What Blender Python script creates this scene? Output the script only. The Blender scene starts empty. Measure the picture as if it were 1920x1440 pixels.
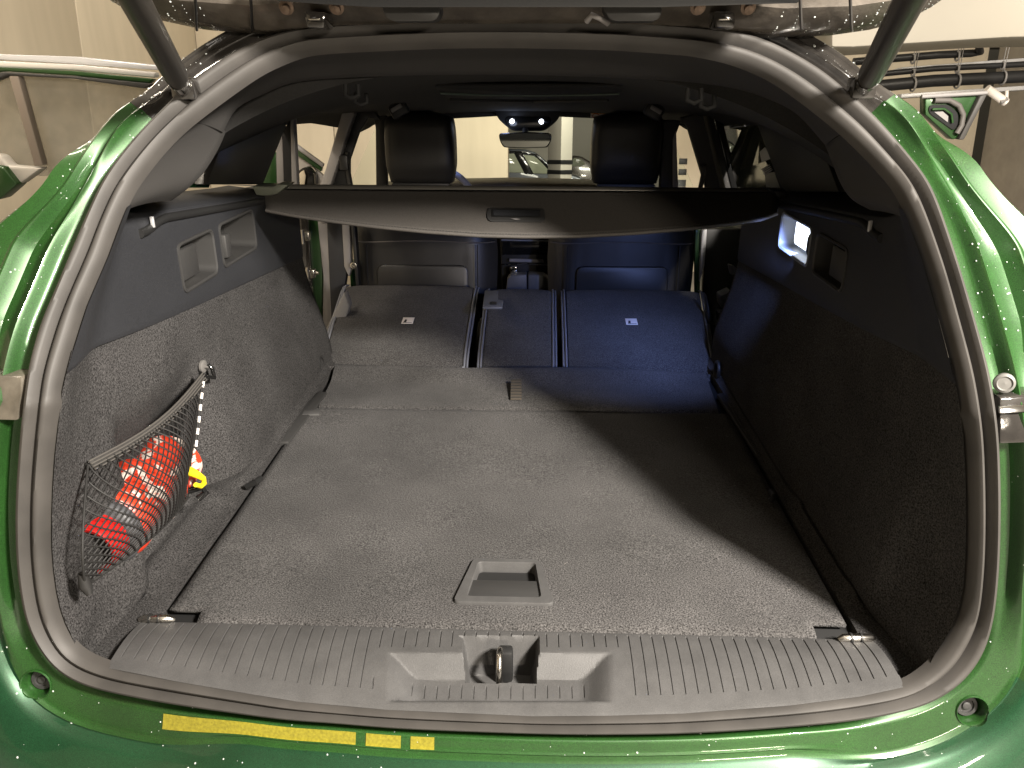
import bpy, bmesh, math, random
from mathutils import Vector, Matrix, noise
R = math.radians
S = bpy.context.scene
col = S.collection
rnd = random.Random(7)

# ------------------------------------------------------------------ camera
F = 1450.0
CAM = Vector((0.05, 0.0, 1.34))
PITCH, YAW = R(21.8), R(1.85)
cd = bpy.data.cameras.new('camera'); cam = bpy.data.objects.new('camera', cd); col.objects.link(cam)
cam.location = CAM; cam.rotation_euler = (R(90) - PITCH, 0, YAW)
cd.sensor_width = 36; cd.lens = 36 * F / 1920; cd.clip_start = .02; cd.clip_end = 200
S.camera = cam
# ------------------------------------------------------------------ light
S.view_settings.view_transform = 'Standard'; S.view_settings.look = 'None'
S.view_settings.exposure = 0; S.view_settings.gamma = 1
W = bpy.data.worlds.new('World'); S.world = W; W.use_nodes = True
bg = W.node_tree.nodes['Background']; bg.inputs[0].default_value = (1, .87, .70, 1); bg.inputs[1].default_value = .02
def area(name, loc, target, power, sx, sy, colr):
    l = bpy.data.lights.new(name, 'AREA'); l.shape = 'RECTANGLE'; l.size = sx; l.size_y = sy
    l.energy = power; l.color = colr
    o = bpy.data.objects.new(name, l); col.objects.link(o); o.location = loc
    o.rotation_euler = (Vector(target) - Vector(loc)).to_track_quat('-Z', 'Y').to_euler()
    return o
area('ceiling_and_fill_light', (1.57, -.50, 2.44), (0, 1.4, .7), 430, .24, .36, (1, .925, .83))
area('ceiling_and_fill_light', (-1.5, 1.6, 2.85), (-2.7, 3.2, 1.2), 68, .2, 1.3, (1, .88, .72))
area('ceiling_and_fill_light', (.2, 4.7, 2.2), (.2, 6.8, .6), 70, 1.3, .2, (1, .91, .74))
area('ceiling_and_fill_light', (1.4, 8.6, 2.0), (1.0, 12, .2), 120, 1.3, .2, (1, .95, .80))
area('ceiling_and_fill_light', (2.9, 3.0, 2.2), (4.4, 5.2, .6), 44, .2, 1.3, (1, .90, .74))
area('ceiling_and_fill_light', (-2.2, 2.9, 2.3), (-.45, 2.35, .65), 15, .2, .8, (1, .90, .76))
area('ceiling_and_fill_light', (2.6, -5.2, 2.5), (0, 1.3, 1.2), 300, 1.2, .3, (1, .88, .72))  # added fill from behind, in place of bounce onto header and tailgate

# ------------------------------------------------------------------ projection helpers
cp, sp, cyw, syw = math.cos(PITCH), math.sin(PITCH), math.cos(YAW), math.sin(YAW)
RT = Vector((cyw, syw, 0)); FW = Vector((-syw * cp, cyw * cp, -sp)); UP = Vector((-syw * sp, cyw * sp, cp))
def ray(px, py): return FW + RT * ((px - 960) / F) + UP * ((720 - py) / F)
def atk(k, px, py, v):
    d = ray(px, py); return CAM + d * ((v - CAM[k]) / d[k])
def X(px, py, v): return atk(0, px, py, v)
def Y(px, py, v): return atk(1, px, py, v)
def Z(px, py, v): return atk(2, px, py, v)
def proj(p):
    q = p - CAM; z = q.dot(FW); return 960 + F * q.dot(RT) / z, 720 - F * q.dot(UP) / z
def prof(x, z):                       # the plane of the rear opening, seen from the side
    y = .78 + (z - .5) * .15 if z < .95 else .8475 + (z - .95) * .8
    return y + .10 * x * x
def hs(px, py, off=0.0):
    d = ray(px, py); lo, hi = .3, 3.0
    for _ in range(48):
        m = (lo + hi) / 2; p = CAM + d * m
        if p.y - prof(p.x, p.z) - off > 0: hi = m
        else: lo = m
    return CAM + d * lo
def hn(p):
    b = max(0, min(1, (p.z - .88) / .14)); s = .15 + .65 * b
    return Vector((.2 * p.x, -1, s)).normalized()
def sm(t): t = max(0., min(1., t)); return t * t * (3 - 2 * t)
def lerp(a, b, t): return a + (b - a) * t
def interp(pts, x):
    if x <= pts[0][0]: return pts[0][1]
    for (a, b), (c, d) in zip(pts, pts[1:]):
        if x <= c: return b + (d - b) * (x - a) / (c - a)
    return pts[-1][1]

# ------------------------------------------------------------------ materials
def mat(name, c, rough=.5, metal=0., grain=None, bump=None, coat=0., spec=.5, wear=None, trans=0., alpha=1., ior=1.45, emit=None, sheen=0., stretch=None):
    m = bpy.data.materials.new(name); m.use_nodes = True; nt = m.node_tree; b = nt.nodes['Principled BSDF']
    I = b.inputs
    I['Base Color'].default_value = (*c, 1); I['Roughness'].default_value = rough; I['Metallic'].default_value = metal
    I['Coat Weight'].default_value = coat; I['Coat Roughness'].default_value = .04; I['Specular IOR Level'].default_value = spec
    I['Transmission Weight'].default_value = trans; I['Alpha'].default_value = alpha; I['IOR'].default_value = ior
    if sheen: I['Sheen Weight'].default_value = sheen; I['Sheen Roughness'].default_value = .5
    if emit: I['Emission Color'].default_value = (*emit[0], 1); I['Emission Strength'].default_value = emit[1]
    tc = nt.nodes.new('ShaderNodeTexCoord'); vec = tc.outputs['Object']
    if stretch:
        mp = nt.nodes.new('ShaderNodeMapping'); mp.inputs['Scale'].default_value = stretch
        nt.links.new(vec, mp.inputs[0]); vec = mp.outputs[0]
    def nz(sc, det=2., rg=.6):
        n = nt.nodes.new('ShaderNodeTexNoise'); n.inputs['Scale'].default_value = sc; n.inputs['Detail'].default_value = det
        n.inputs['Roughness'].default_value = rg; nt.links.new(vec, n.inputs['Vector']); return n
    last = None
    def mul(last, sc, lo, hi, det, p0=.3, p1=.7):
        n = nz(sc, det); mr = nt.nodes.new('ShaderNodeMapRange')
        mr.inputs[1].default_value = p0; mr.inputs[2].default_value = p1; mr.inputs[3].default_value = lo; mr.inputs[4].default_value = hi
        nt.links.new(n.outputs[0], mr.inputs[0])
        mx = nt.nodes.new('ShaderNodeMix'); mx.data_type = 'RGBA'; mx.blend_type = 'MULTIPLY'; mx.inputs[0].default_value = 1
        if last is None: mx.inputs[6].default_value = (*c, 1)
        else: nt.links.new(last, mx.inputs[6])
        nt.links.new(mr.outputs[0], mx.inputs[7]); return mx.outputs[2]
    if grain: last = mul(last, grain[0], grain[1], grain[2], 2.)
    if wear: last = mul(last, wear[0], wear[1], wear[2], 5.)
    if last is not None: nt.links.new(last, I['Base Color'])
    if bump:
        n = nz(bump[0], 3.); bp = nt.nodes.new('ShaderNodeBump'); bp.inputs['Strength'].default_value = bump[1]
        bp.inputs['Distance'].default_value = bump[2]; nt.links.new(n.outputs[0], bp.inputs['Height']); nt.links.new(bp.outputs[0], I['Normal'])
    return m
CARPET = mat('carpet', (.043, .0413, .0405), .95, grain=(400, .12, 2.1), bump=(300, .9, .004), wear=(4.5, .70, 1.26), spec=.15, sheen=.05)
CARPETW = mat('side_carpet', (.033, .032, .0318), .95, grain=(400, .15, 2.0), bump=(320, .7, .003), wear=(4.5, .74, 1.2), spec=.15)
PANEL = mat('grained_trim', (.018, .0188, .0215), .58, grain=(500, .75, 1.25), bump=(420, .35, .001), wear=(6, .88, 1.1))
PLASTIC = mat('dark_plastic', (.029, .0285, .028), .5, bump=(600, .15, .0008))
PILLAR = mat('pillar_plastic', (.030, .0285, .027), .62, bump=(700, .25, .0008), wear=(4, .92, 1.06))
SILL = mat('sill_plastic', (.055, .054, .0535), .55, grain=(900, .8, 1.2), bump=(700, .4, .0008), wear=(16, .80, 1.18))
RUBBER = mat('seal_rubber', (.036, .033, .030), .60, grain=(14, .8, 1.2), bump=(60, .12, .001))
GREEN = mat('green_paint', (.013, .050, .009), .40, .28, grain=(900, .5, 1.6), coat=.55, wear=(4, .65, 1.25), bump=(7, .06, .01))
BUMPER = mat('bumper_paint', (.008, .040, .0155), .36, .40, grain=(900, .6, 1.5), coat=.7, wear=(3, .7, 1.25), bump=(5, .05, .01))
BLACKP = mat('black_paint', (.022, .020, .018), .13, 0., coat=1., wear=(12, .6, 1.5), bump=(14, .25, .01))
GATE = mat('gate_metal', (.085, .074, .062), .26, .2, wear=(16, .5, 1.5), bump=(40, .3, .003))
BLACK = mat('black_trim', (.012, .012, .012), .5)
GLOSS = mat('gloss_black', (.008, .008, .008), .12)
GAP = mat('gap_black', (.004, .004, .004), .8)
LINER = mat('headliner_cloth', (.013, .0125, .012), .95, grain=(300, .7, 1.3))
LEATHER = mat('black_leather', (.019, .018, .0165), .42, bump=(220, .3, .001), wear=(7, .85, 1.12))
COVERM = mat('cover_vinyl', (.056, .051, .046), .72, grain=(420, .75, 1.25), bump=(400, .3, .001))
GREYTRIM = mat('grey_trim', (.20, .19, .185), .6, wear=(8, .9, 1.06))
STEEL = mat('steel', (.58, .55, .50), .25, 1., wear=(30, .6, 1.2))
CHROME = mat('chrome', (.8, .8, .8), .08, 1.)
LIGHTPL = mat('silver_plastic', (.42, .42, .43), .4, .3)
GLASS = mat('clear_glass', (.95, 1, .97), .0, 0, trans=1., ior=1.02)
TINT = mat('tinted_glass', (.012, .016, .013), .03, 0, spec=.6)
MIRROR = mat('mirror_glass', (.7, .75, .73), .02, 1.)
RED = mat('red_wrap', (.50, .040, .016), .35, bump=(70, .3, .003))
REDD = mat('red_plastic', (.40, .010, .008), .35)
WHITE = mat('white_print', (.75, .70, .66), .45)
GREYC = mat('grey_cap', (.055, .056, .06), .5)
YEL = mat('yellow_plastic', (.80, .62, .015), .4)
YSTR = mat('yellow_reflection', (.19, .165, .016), .35, grain=(260, .72, 1.15), coat=.3)  # colour of a reflection, laid on the lip as a strip
NETM = mat('net_cord', (.009, .0085, .008), .7)
BAND = mat('net_band', (.026, .024, .022), .8, stretch=(1, 1, 1), grain=(700, .5, 1.5))
LAMP = mat('lamp_glow', (1, 1, 1), .3, emit=((.82, .90, 1.0), 3))
SPOT = mat('spot_glow', (1, 1, 1), .3, emit=((.85, .90, 1.0), 7))
WATER = mat('water_drop', (.9, .95, .92), .02, 0, spec=1., trans=.6, ior=1.33)
CONC = mat('concrete', (.47, .41, .31), .85, wear=(.9, .86, 1.1), grain=(6, .93, 1.06), bump=(30, .08, .01), stretch=(1, 1, .12))
CONCG = mat('grey_concrete', (.34, .31, .27), .85, wear=(1.3, .8, 1.12), grain=(9, .93, 1.06))
CEIL = mat('ceiling_paint', (.36, .335, .285), .9, wear=(.7, .9, 1.05))
PIPE = mat('black_pipe', (.014, .014, .015), .4)
CARGREY = mat('grey_paint', (.045, .050, .058), .5, .2, coat=.2)
CARDARK = mat('brown_black_paint', (.035, .028, .02), .25, .3, coat=1.)
LBL = mat('label_orange', (.75, .32, .06), .5)
STRAP = mat('strap_weave', (.055, .046, .036), .85, bump=(300, .4, .002))
BLUEW = mat('wheel_leather', (.20, .21, .27), .4)
PIPING = mat('piping_cloth', (.13, .135, .155), .7)
STONE = mat('concrete_floor', (.20, .19, .17), .7, wear=(1.5, .7, 1.2))

# ------------------------------------------------------------------ object helpers
def finish(o, parent, label=None, smooth=35):
    col.objects.link(o)
    if parent:
        o.parent = parent; o.matrix_parent_inverse = Matrix.Translation(WLOC.get(parent.name, Vector())).inverted()
        WLOC[o.name] = Vector()
    else: WLOC[o.name] = Vector()
    if label: o['label'] = label
    me = o.data
    if smooth:
        me.polygons.foreach_set('use_smooth', [True] * len(me.polygons))
        me.set_sharp_from_angle(angle=R(smooth))
    return o
WLOC = {}
def thing(name, loc, label, cat, group=None):
    o = bpy.data.objects.new(name, None); col.objects.link(o); o.location = loc; o.empty_display_size = .1
    o['label'] = label; o['category'] = cat
    if group: o['group'] = group
    WLOC[o.name] = Vector(loc); return o
def tag(o, label, cat, group=None):
    o['label'] = label; o['category'] = cat
    if group: o['group'] = group
    return o
def raw(name, vs, fs, m, parent=None, label=None, smooth=35, mats=None, mi=None):
    me = bpy.data.meshes.new(name); me.from_pydata([tuple(v) for v in vs], [], fs); me.update()
    for q in (mats or [m]): me.materials.append(q)
    if mi: me.polygons.foreach_set('material_index', mi)
    bm = bmesh.new(); bm.from_mesh(me); bmesh.ops.recalc_face_normals(bm, faces=bm.faces); bm.to_mesh(me); bm.free()
    return finish(bpy.data.objects.new(name, me), parent, label, smooth)
def grid(name, rows, m, parent=None, label=None, cu=False, cv=False, smooth=50, skip=None, thick=0, mats=None, mf=None):
    nr, nc = len(rows), len(rows[0]); vs = [p for r in rows for p in r]; fs = []; mi = []
    for i in range(nr if cv else nr - 1):
        for j in range(nc if cu else nc - 1):
            if skip and skip(i, j): continue
            a, b = i * nc, ((i + 1) % nr) * nc; j2 = (j + 1) % nc
            fs.append((a + j, a + j2, b + j2, b + j))
            if mf: mi.append(mf(i, j))
    o = raw(name, vs, fs, m, parent, label, smooth, mats, mi or None)
    if thick:
        q = o.modifiers.new('t', 'SOLIDIFY'); q.thickness = thick; q.offset = 0
    return o
def prism(name, pts, ext, m, parent=None, label=None, bev=.002, seg=2, smooth=40):
    bm = bmesh.new(); vs = [bm.verts.new(p) for p in pts]; f = bm.faces.new(vs)
    r = bmesh.ops.extrude_face_region(bm, geom=[f]); ev = [g for g in r['geom'] if isinstance(g, bmesh.types.BMVert)]
    bmesh.ops.translate(bm, vec=Vector(ext), verts=ev)
    bmesh.ops.recalc_face_normals(bm, faces=bm.faces)
    if bev:
        try: bmesh.ops.bevel(bm, geom=bm.edges[:], offset=bev, segments=seg, affect='EDGES', profile=.5, clamp_overlap=True)
        except Exception: pass
    me = bpy.data.meshes.new(name); bm.to_mesh(me); bm.free(); me.materials.append(m)
    return finish(bpy.data.objects.new(name, me), parent, label, smooth)
def plate(name, pxs, y, th, m, parent=None, label=None, bev=.002, rnd_=0):
    pts = [Y(a, b, y) for a, b in (roundpoly(pxs, rnd_) if rnd_ else pxs)]
    return prism(name, pts, (0, th, 0), m, parent, label, bev)
def plateX(name, pxs, x, th, m, parent=None, label=None, bev=.002, rnd_=0):
    pts = [X(a, b, x) for a, b in (roundpoly(pxs, rnd_) if rnd_ else pxs)]
    return prism(name, pts, (th, 0, 0), m, parent, label, bev)
def roundpoly(p, r, n=5):
    out = []
    for i, b in enumerate(p):
        a, c = Vector(p[i - 1]), Vector(p[(i + 1) % len(p)]); b = Vector(b)
        ra = min(r, (a - b).length * .45); rc = min(r, (c - b).length * .45)
        p0 = b + (a - b).normalized() * ra; p1 = b + (c - b).normalized() * rc
        for k in range(n + 1):
            t = k / n; out.append(tuple(p0 * (1 - t) ** 2 + b * 2 * t * (1 - t) + p1 * t * t))
    return out
def box(name, c, s, m, parent=None, label=None, bev=.003, rot=None, seg=2):
    hx, hy, hz = s[0] / 2, s[1] / 2, s[2] / 2; M = rot.to_matrix() if rot else Matrix.Identity(3)
    pts = [Vector(c) + M @ Vector(q) for q in ((-hx, -hy, -hz), (hx, -hy, -hz), (hx, hy, -hz), (-hx, hy, -hz))]
    return prism(name, pts, M @ Vector((0, 0, s[2])), m, parent, label, bev, seg)
def tubedata(path, r, n=8, closed=False, vs=None, fs=None):
    vs = [] if vs is None else vs; fs = [] if fs is None else fs; base = len(vs); N = len(path); ref = None
    for i, p in enumerate(path):
        a = path[i - 1] if (i or closed) else p; b = path[(i + 1) % N] if (i < N - 1 or closed) else p
        t = (b - a).normalized()
        if ref is None: ref = t.orthogonal().normalized()
        ref = (ref - t * ref.dot(t)).normalized(); bi = t.cross(ref)
        rr = r[i] if isinstance(r, (list, tuple)) else r
        for k in range(n):
            an = 2 * math.pi * k / n; vs.append(p + ref * math.cos(an) * rr + bi * math.sin(an) * rr)
    for i in range(N if closed else N - 1):
        a, b = base + i * n, base + ((i + 1) % N) * n
        for k in range(n): fs.append((a + k, a + (k + 1) % n, b + (k + 1) % n, b + k))
    if not closed:
        fs.append(tuple(base + k for k in range(n))); fs.append(tuple(base + (N - 1) * n + k for k in range(n)))
    return vs, fs
def tube(name, path, r, m, parent=None, label=None, n=10, closed=False):
    vs, fs = tubedata([Vector(p) for p in path], r, n, closed); return raw(name, vs, fs, m, parent, label, 50)
def lathe(name, prof_, c, axis, m, parent=None, label=None, n=24, mats=None, mf=None):
    q = Vector((0, 0, 1)).rotation_difference(Vector(axis)); rows = []
    for r, h in prof_:
        rows.append([Vector(c) + q @ Vector((r * math.cos(2 * math.pi * k / n), r * math.sin(2 * math.pi * k / n), h)) for k in range(n)])
    return grid(name, rows, m, parent, label, cu=True, smooth=40, mats=mats, mf=mf)
def drops(name, samples, parent, label, r0=.0004, r1=.0017):
    vs, fs = [], []
    for p, nrm in samples:
        r = r0 + (r1 - r0) * rnd.random() ** 2.5; q = Vector((0, 0, 1)).rotation_difference(nrm); b = len(vs); n = 7
        for rr, h in ((1, -.05), (.8, .42), (.35, .66)):
            for k in range(n):
                a = 6.283 * k / n; vs.append(p + q @ Vector((rr * r * math.cos(a), rr * r * math.sin(a) * rnd.uniform(.85, 1.2), h * r)))
        for i in range(2):
            for k in range(n): fs.append((b + i * n + k, b + i * n + (k + 1) % n, b + (i + 1) * n + (k + 1) % n, b + (i + 1) * n + k))
        fs.append(tuple(b + 2 * n + k for k in range(n)))
    o = raw(name, vs, fs, WATER, parent, label, 80); o['kind'] = 'stuff'; return o

# ================================================================== THE CAR
car = thing('estate_car', (0, 2.4, 0), 'wet green estate car seen from behind with its tailgate raised and boot open', 'car')
OUT = [(1000,1371),(760,1362),(633,1352),(533,1345),(400,1328),(300,1313),(200,1293),(150,1278),(110,1253),(77,1212),(53,1165),(40,1100),(34,1040),(32,960),(36,880),(40,827),(47,760),(55,700),(67,647),(82,600),(100,560),(133,480),(167,400),(193,345),(233,288),(277,238),(320,195),(353,160),(420,112),(487,78),(537,64),(587,56),(720,46),(860,41),(1000,41),(1140,44),(1280,53),(1380,63),(1433,77),(1480,99),(1540,134),(1600,184),(1647,229),(1697,288),(1740,345),(1763,400),(1797,505),(1827,607),(1853,707),(1867,800),(1872,880),(1873,960),(1870,1060),(1860,1155),(1840,1225),(1800,1277),(1747,1312),(1680,1333),(1580,1350),(1413,1364),(1280,1371),(1140,1373)]
INN = [(1000,1340),(727,1328),(560,1313),(467,1298),(333,1275),(233,1257),(167,1236),(133,1212),(107,1160),(93,1093),(87,1020),(88,950),(91,880),(100,793),(110,710),(130,643),(155,565),(193,480),(207,438),(227,390),(250,345),(300,280),(347,233),(420,177),(487,131),(537,108),(587,93),(720,85),(860,80),(1000,80),(1150,84),(1280,93),(1313,97),(1380,113),(1447,142),(1513,187),(1590,250),(1647,308),(1683,350),(1713,412),(1747,507),(1770,590),(1800,707),(1817,820),(1822,960),(1820,1060),(1810,1147),(1780,1207),(1753,1245),(1697,1285),(1613,1303),(1480,1320),(1280,1335),(1140,1339)]
def densify(L, n=8):
    out = []
    for i in range(len(L)):
        p0, p1, p2, p3 = [Vector(L[(i + q) % len(L)]) for q in (-1, 0, 1, 2)]
        for k in range(n):
            t = k / n; h = .5 * (2 * p1 + (p2 - p0) * t + (2 * p0 - 5 * p1 + 4 * p2 - p3) * t * t + (3 * p1 - p0 - 3 * p2 + p3) * t ** 3)
            out.append(tuple(lerp(p1.lerp(p2, t), h, .8)))
    return out
def polar(lst):
    lst = densify(lst)
    q = sorted((math.atan2(y - 720, x - 960), math.hypot(x - 960, y - 720)) for x, y in lst)
    q = [(q[-1][0] - 2 * math.pi, q[-1][1])] + q + [(q[0][0] + 2 * math.pi, q[0][1])]
    return q
PO, PI_ = polar(OUT), polar(INN)
def smooth_r(pp, a): return sum(interp(pp, ((a + d + math.pi) % (2 * math.pi)) - math.pi) * w for d, w in ((-.03, .15), (-.015, .2), (0, .3), (.015, .2), (.03, .15)))
NA = 480
ANG = [-math.pi + 2 * math.pi * i / NA for i in range(NA)]
RO = []; RI = []
for a in ANG:
    r = smooth_r(PO, a); RO.append(hs(960 + r * math.cos(a), 720 + r * math.sin(a)))
    r = smooth_r(PI_, a); RI.append(hs(960 + r * math.cos(a), 720 + r * math.sin(a), .012))
# the rubber seal: two soft lips and a groove
rows = []
for w, v in ((-.04, -.02), (0, -.006), (.05, .004), (.15, .0105), (.27, .0125), (.38, .009), (.45, .001), (.50, -.003), (.55, .000), (.63, .007), (.75, .0095), (.87, .007), (.97, -.001), (1.0, -.012)):
    rows.append([lerp(o, i, w) + hn(o) * v for o, i in zip(RO, RI)])
grid('aperture_seal', rows, RUBBER, car, 'grey rubber seal running round the boot opening', cu=True, smooth=60)

# painted surround: profile across, changing along the ring
cen = Vector((0, .95, .95))
ON = []
for i in range(NA):
    t = (RO[(i + 4) % NA] - RO[i - 4]).normalized(); n = hn(RO[i]); o = t.cross(n).normalized()
    if o.dot(RO[i] - cen) < 0: o = -o
    ON.append(o)
for _ in range(8): ON = [(ON[i - 1] + ON[i] * 2 + ON[(i + 1) % NA]).normalized() for i in range(NA)]
PB = [(-.006, -.012), (.000, -.020), (.003, -.045), (.012, -.045), (.0135, -.006), (.016, -.001), (.030, .001), (.034, .003), (.037, .001), (.046, .004), (.058, .016), (.085, .045), (.14, .075), (.24, .10), (.5, .10)]
PC = [(-.006, -.010), (.000, -.015), (.006, -.020), (.014, -.018), (.022, -.010), (.028, -.008), (.044, -.006), (.056, -.004), (.064, -.002), (.069, .003), (.073, .002), (.084, .018), (.14, .04), (.24, .03), (.5, -.1)]
PS = [(-.006, -.010), (.000, -.016), (.006, -.020), (.012, -.020), (.018, -.018), (.026, -.015), (.030, -.004), (.034, .004), (.038, .001), (.046, -.014), (.060, -.016), (.080, -.012), (.13, -.02), (.2, -.08), (.26, -.4)]
PU = [(-.006, -.010), (.000, -.016), (.006, -.024), (.012, -.026), (.018, -.026), (.026, -.023), (.034, -.012), (.038, -.001), (.041, -.003), (.045, -.020), (.055, -.020), (.070, -.012), (.078, -.018), (.088, -.05), (.092, -.5)]
PT = [(-.006, -.010), (.000, -.020), (.006, -.034), (.014, -.036), (.022, -.030), (.030, -.024), (.036, -.016), (.042, -.016), (.047, -.020), (.052, -.018), (.058, -.014), (.063, -.018), (.066, -.026), (.068, -.06), (.068, -.5)]
PW = [(-.006, -.010), (.000, -.016), (.006, -.020), (.012, -.020), (.018, -.018), (.026, -.014), (.032, -.004), (.036, .002), (.041, -.004), (.056, -.024), (.086, -.028), (.099, -.008), (.107, -.010), (.165, -.022), (.180, -.5)]
PV = [(-.006, -.010), (.000, -.016), (.006, -.022), (.012, -.024), (.018, -.022), (.024, -.018), (.030, -.012), (.034, -.010), (.038, -.012), (.044, -.018), (.050, -.016), (.056, -.003), (.062, -.005), (.102, -.018), (.112, -.5)]
def section(a):
    d = math.degrees(a)                        # 90 = bottom, 180/-180 = left, -90 = top, 0 = right
    keys = [(-180, PS), (-171, PW), (-164, PW), (-154, PV), (-146, PU), (-139, PT), (-90, PT), (-41, PT), (-34, PU), (-26, PV), (-16, PW), (-9, PW), (0, PS), (22, PS), (33, PC), (40, PC), (52, PB), (90, PB), (128, PB), (140, PC), (147, PC), (158, PS), (180, PS)]
    for (a0, p0), (a1, p1) in zip(keys, keys[1:]):
        if d <= a1:
            t = sm((d - a0) / (a1 - a0)); return [(lerp(u, x, t), lerp(v, y, t)) for (u, v), (x, y) in zip(p0, p1)]
    return PS
sec = [section(a) for a in ANG]
def ringpt(i, k):
    u, v = sec[i][k]; return RO[i] + ON[i] * u + hn(RO[i]) * max(v, -.05) + Vector((0, max(0, -.05 - v), 0))
# resample across for a smooth surface
K = len(PB); fine = []
for k in range(K - 1):
    for s in range(3): fine.append(k + s / 3)
fine.append(K - 1)
def ringf(i, f):
    k = int(f); t = f - k
    if t == 0: return ringpt(i, k)
    k0, k3 = max(0, k - 1), min(K - 1, k + 2)
    a, b, c, d = ringpt(i, k0), ringpt(i, k), ringpt(i, k + 1), ringpt(i, k3)
    m = b * (1 - t) + c * t
    h = .5 * (2 * b + (c - a) * t + (2 * a - 5 * b + 4 * c - d) * t * t + (3 * b - a - 3 * c + d) * t ** 3)
    return lerp(m, h, .55)
ring = [[ringf(i, f) for i in range(NA)] for f in fine]
def deg(j): return math.degrees(ANG[j])
isblack = lambda j: -143.5 < deg(j) < -37.5
body = grid('body_shell', ring, GREEN, car, 'metallic green painted metal round the boot opening', cu=True, smooth=30, skip=lambda i, j: isblack(j), mats=[GREEN, BUMPER], mf=lambda i, j: 1 if (i >= 27 and 30 < deg(j) < 160) else 0)
grid('roof_gutter', [[p + hn(p) * .0005 for p in r] for r in ring], BLACKP, car, 'gloss black wet roof edge above the boot opening', cu=True, smooth=30, skip=lambda i, j: not isblack(j))
# rubber buffer cups in the two lower corners
def cup(px, py, name, plain):
    best = None
    for i in range(NA):
        for f in range(9, 40):
            q = proj(ring[f][i]) if f < len(ring) else (0, 0)
            e = math.hypot(q[0] - px, q[1] - py)
            if best is None or e < best[0]: best = (e, ring[f][i], i, f)
    p = best[1]; i, f = best[2], best[3]
    n = (ring[f + 1][i] - ring[f - 1][i]).cross(ring[f][(i + 1) % NA] - ring[f][i - 1]).normalized()
    if n.y > 0: n = -n
    n = (n + Vector((0, -.6, .1))).normalized()
    return p, n
cups = [cup(66, 1281, 'b', 1), cup(1825, 1329, 'b', 0)]
dg = None
for p, n in cups:                              # real holes, cut before the rims go in
    vs, fs = tubedata([p - n * .03, p + n * .04], .0205, 28)
    me = bpy.data.meshes.new('cutter'); me.from_pydata([tuple(v) for v in vs], [], fs)
    bm = bmesh.new(); bm.from_mesh(me); bmesh.ops.recalc_face_normals(bm, faces=bm.faces); bm.to_mesh(me); bm.free()
    co = bpy.data.objects.new('cutter', me); col.objects.link(co)
    n0 = len(body.data.polygons)
    b = body.modifiers.new('hole', 'BOOLEAN'); b.object = co; b.operation = 'DIFFERENCE'; b.solver = 'EXACT'
    ev = body.evaluated_get(bpy.context.evaluated_depsgraph_get()); nm = bpy.data.meshes.new_from_object(ev)
    body.modifiers.remove(b)
    if n0 * .9 < len(nm.polygons) < n0 * 1.5: body.data = nm
    bpy.data.objects.remove(co)
for k, (p, n) in enumerate(cups):
    lathe('buffer_cup', [(.0225, .001), (.0215, .003), (.0200, .0015), (.0185, -.006), (.0165, -.018), (.016, -.019)], p, n, GREEN, car, 'round green cup in the lower corner of the opening')
    b = lathe('rubber_buffer', [(.0162, -.030), (.0158, -.016), (.0145, -.0125), (.010, -.012), (.0095, -.0145), (.006, -.0145), (.0055, -.012), (.003, -.011), (.0001, -.0115)], p, n, PLASTIC, car, 'grey rubber buffer set in the corner cup')
# gap strip, wet brown seal base under the lip
rows = [[RO[i] + ON[i] * u + hn(RO[i]) * v for i in range(NA) if 56 < deg(i) < 134] for u, v in ((-.004, .001), (.002, -.004), (.006, -.012), (.0035, -.03))]
grid('seal_base', rows, mat('wet_brown_rubber', (.085, .055, .028), .25, wear=(40, .5, 1.5), bump=(60, .4, .002)), car, 'wet brown underside of the seal at the sill')
# yellow reflection on the lip, built as a coloured strip
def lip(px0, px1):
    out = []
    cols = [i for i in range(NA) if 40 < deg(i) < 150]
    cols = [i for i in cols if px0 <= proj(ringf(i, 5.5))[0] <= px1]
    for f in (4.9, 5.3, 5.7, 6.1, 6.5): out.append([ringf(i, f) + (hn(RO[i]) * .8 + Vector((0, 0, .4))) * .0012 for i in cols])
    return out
for a, b in ((302, 672), (681, 752), (764, 818)): grid('yellow_reflection_strip', lip(a, b), YSTR, car, 'speckled yellow reflection laid as a strip along the green bumper lip')
# grey ends of the tail lamp band each side
for pxs, mm in (([(-40, 704), (49, 706), (44, 740), (40, 787), (-40, 785)], mat('smoked_lens', (.085, .075, .06), .25, wear=(30, .6, 1.3))), ([(1868, 744), (1960, 738), (1960, 826), (1868, 830)], BLACKP)):
    pts = [hs(a, b) for a, b in pxs]
    pts = [p + hn(p) * .004 + Vector((0, -.003, 0)) for p in pts]
    prism('tail_lamp_band', pts, (0, .03, 0), mm, car, 'dark band end where the tail lamp meets the opening', .003)
pts = [hs(a, b) + Vector((0, -.008, 0)) for a, b in [(1868, 758), (1960, 752), (1960, 766), (1868, 771)]]
prism('bright_strip', pts, (0, .004, 0), CHROME, car, None, .001)
p = hs(1868, 712); lathe('plug', [(.0125, 0), (.012, .004), (.009, .006), (.0075, .0045), (.004, .0045), (.0001, .005)], p + Vector((.004, -.010, 0)), (-.35, -1, .15), mat('plug_grey', (.10, .097, .09), .5), car, 'round grey plug beside the right tail lamp')

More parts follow.
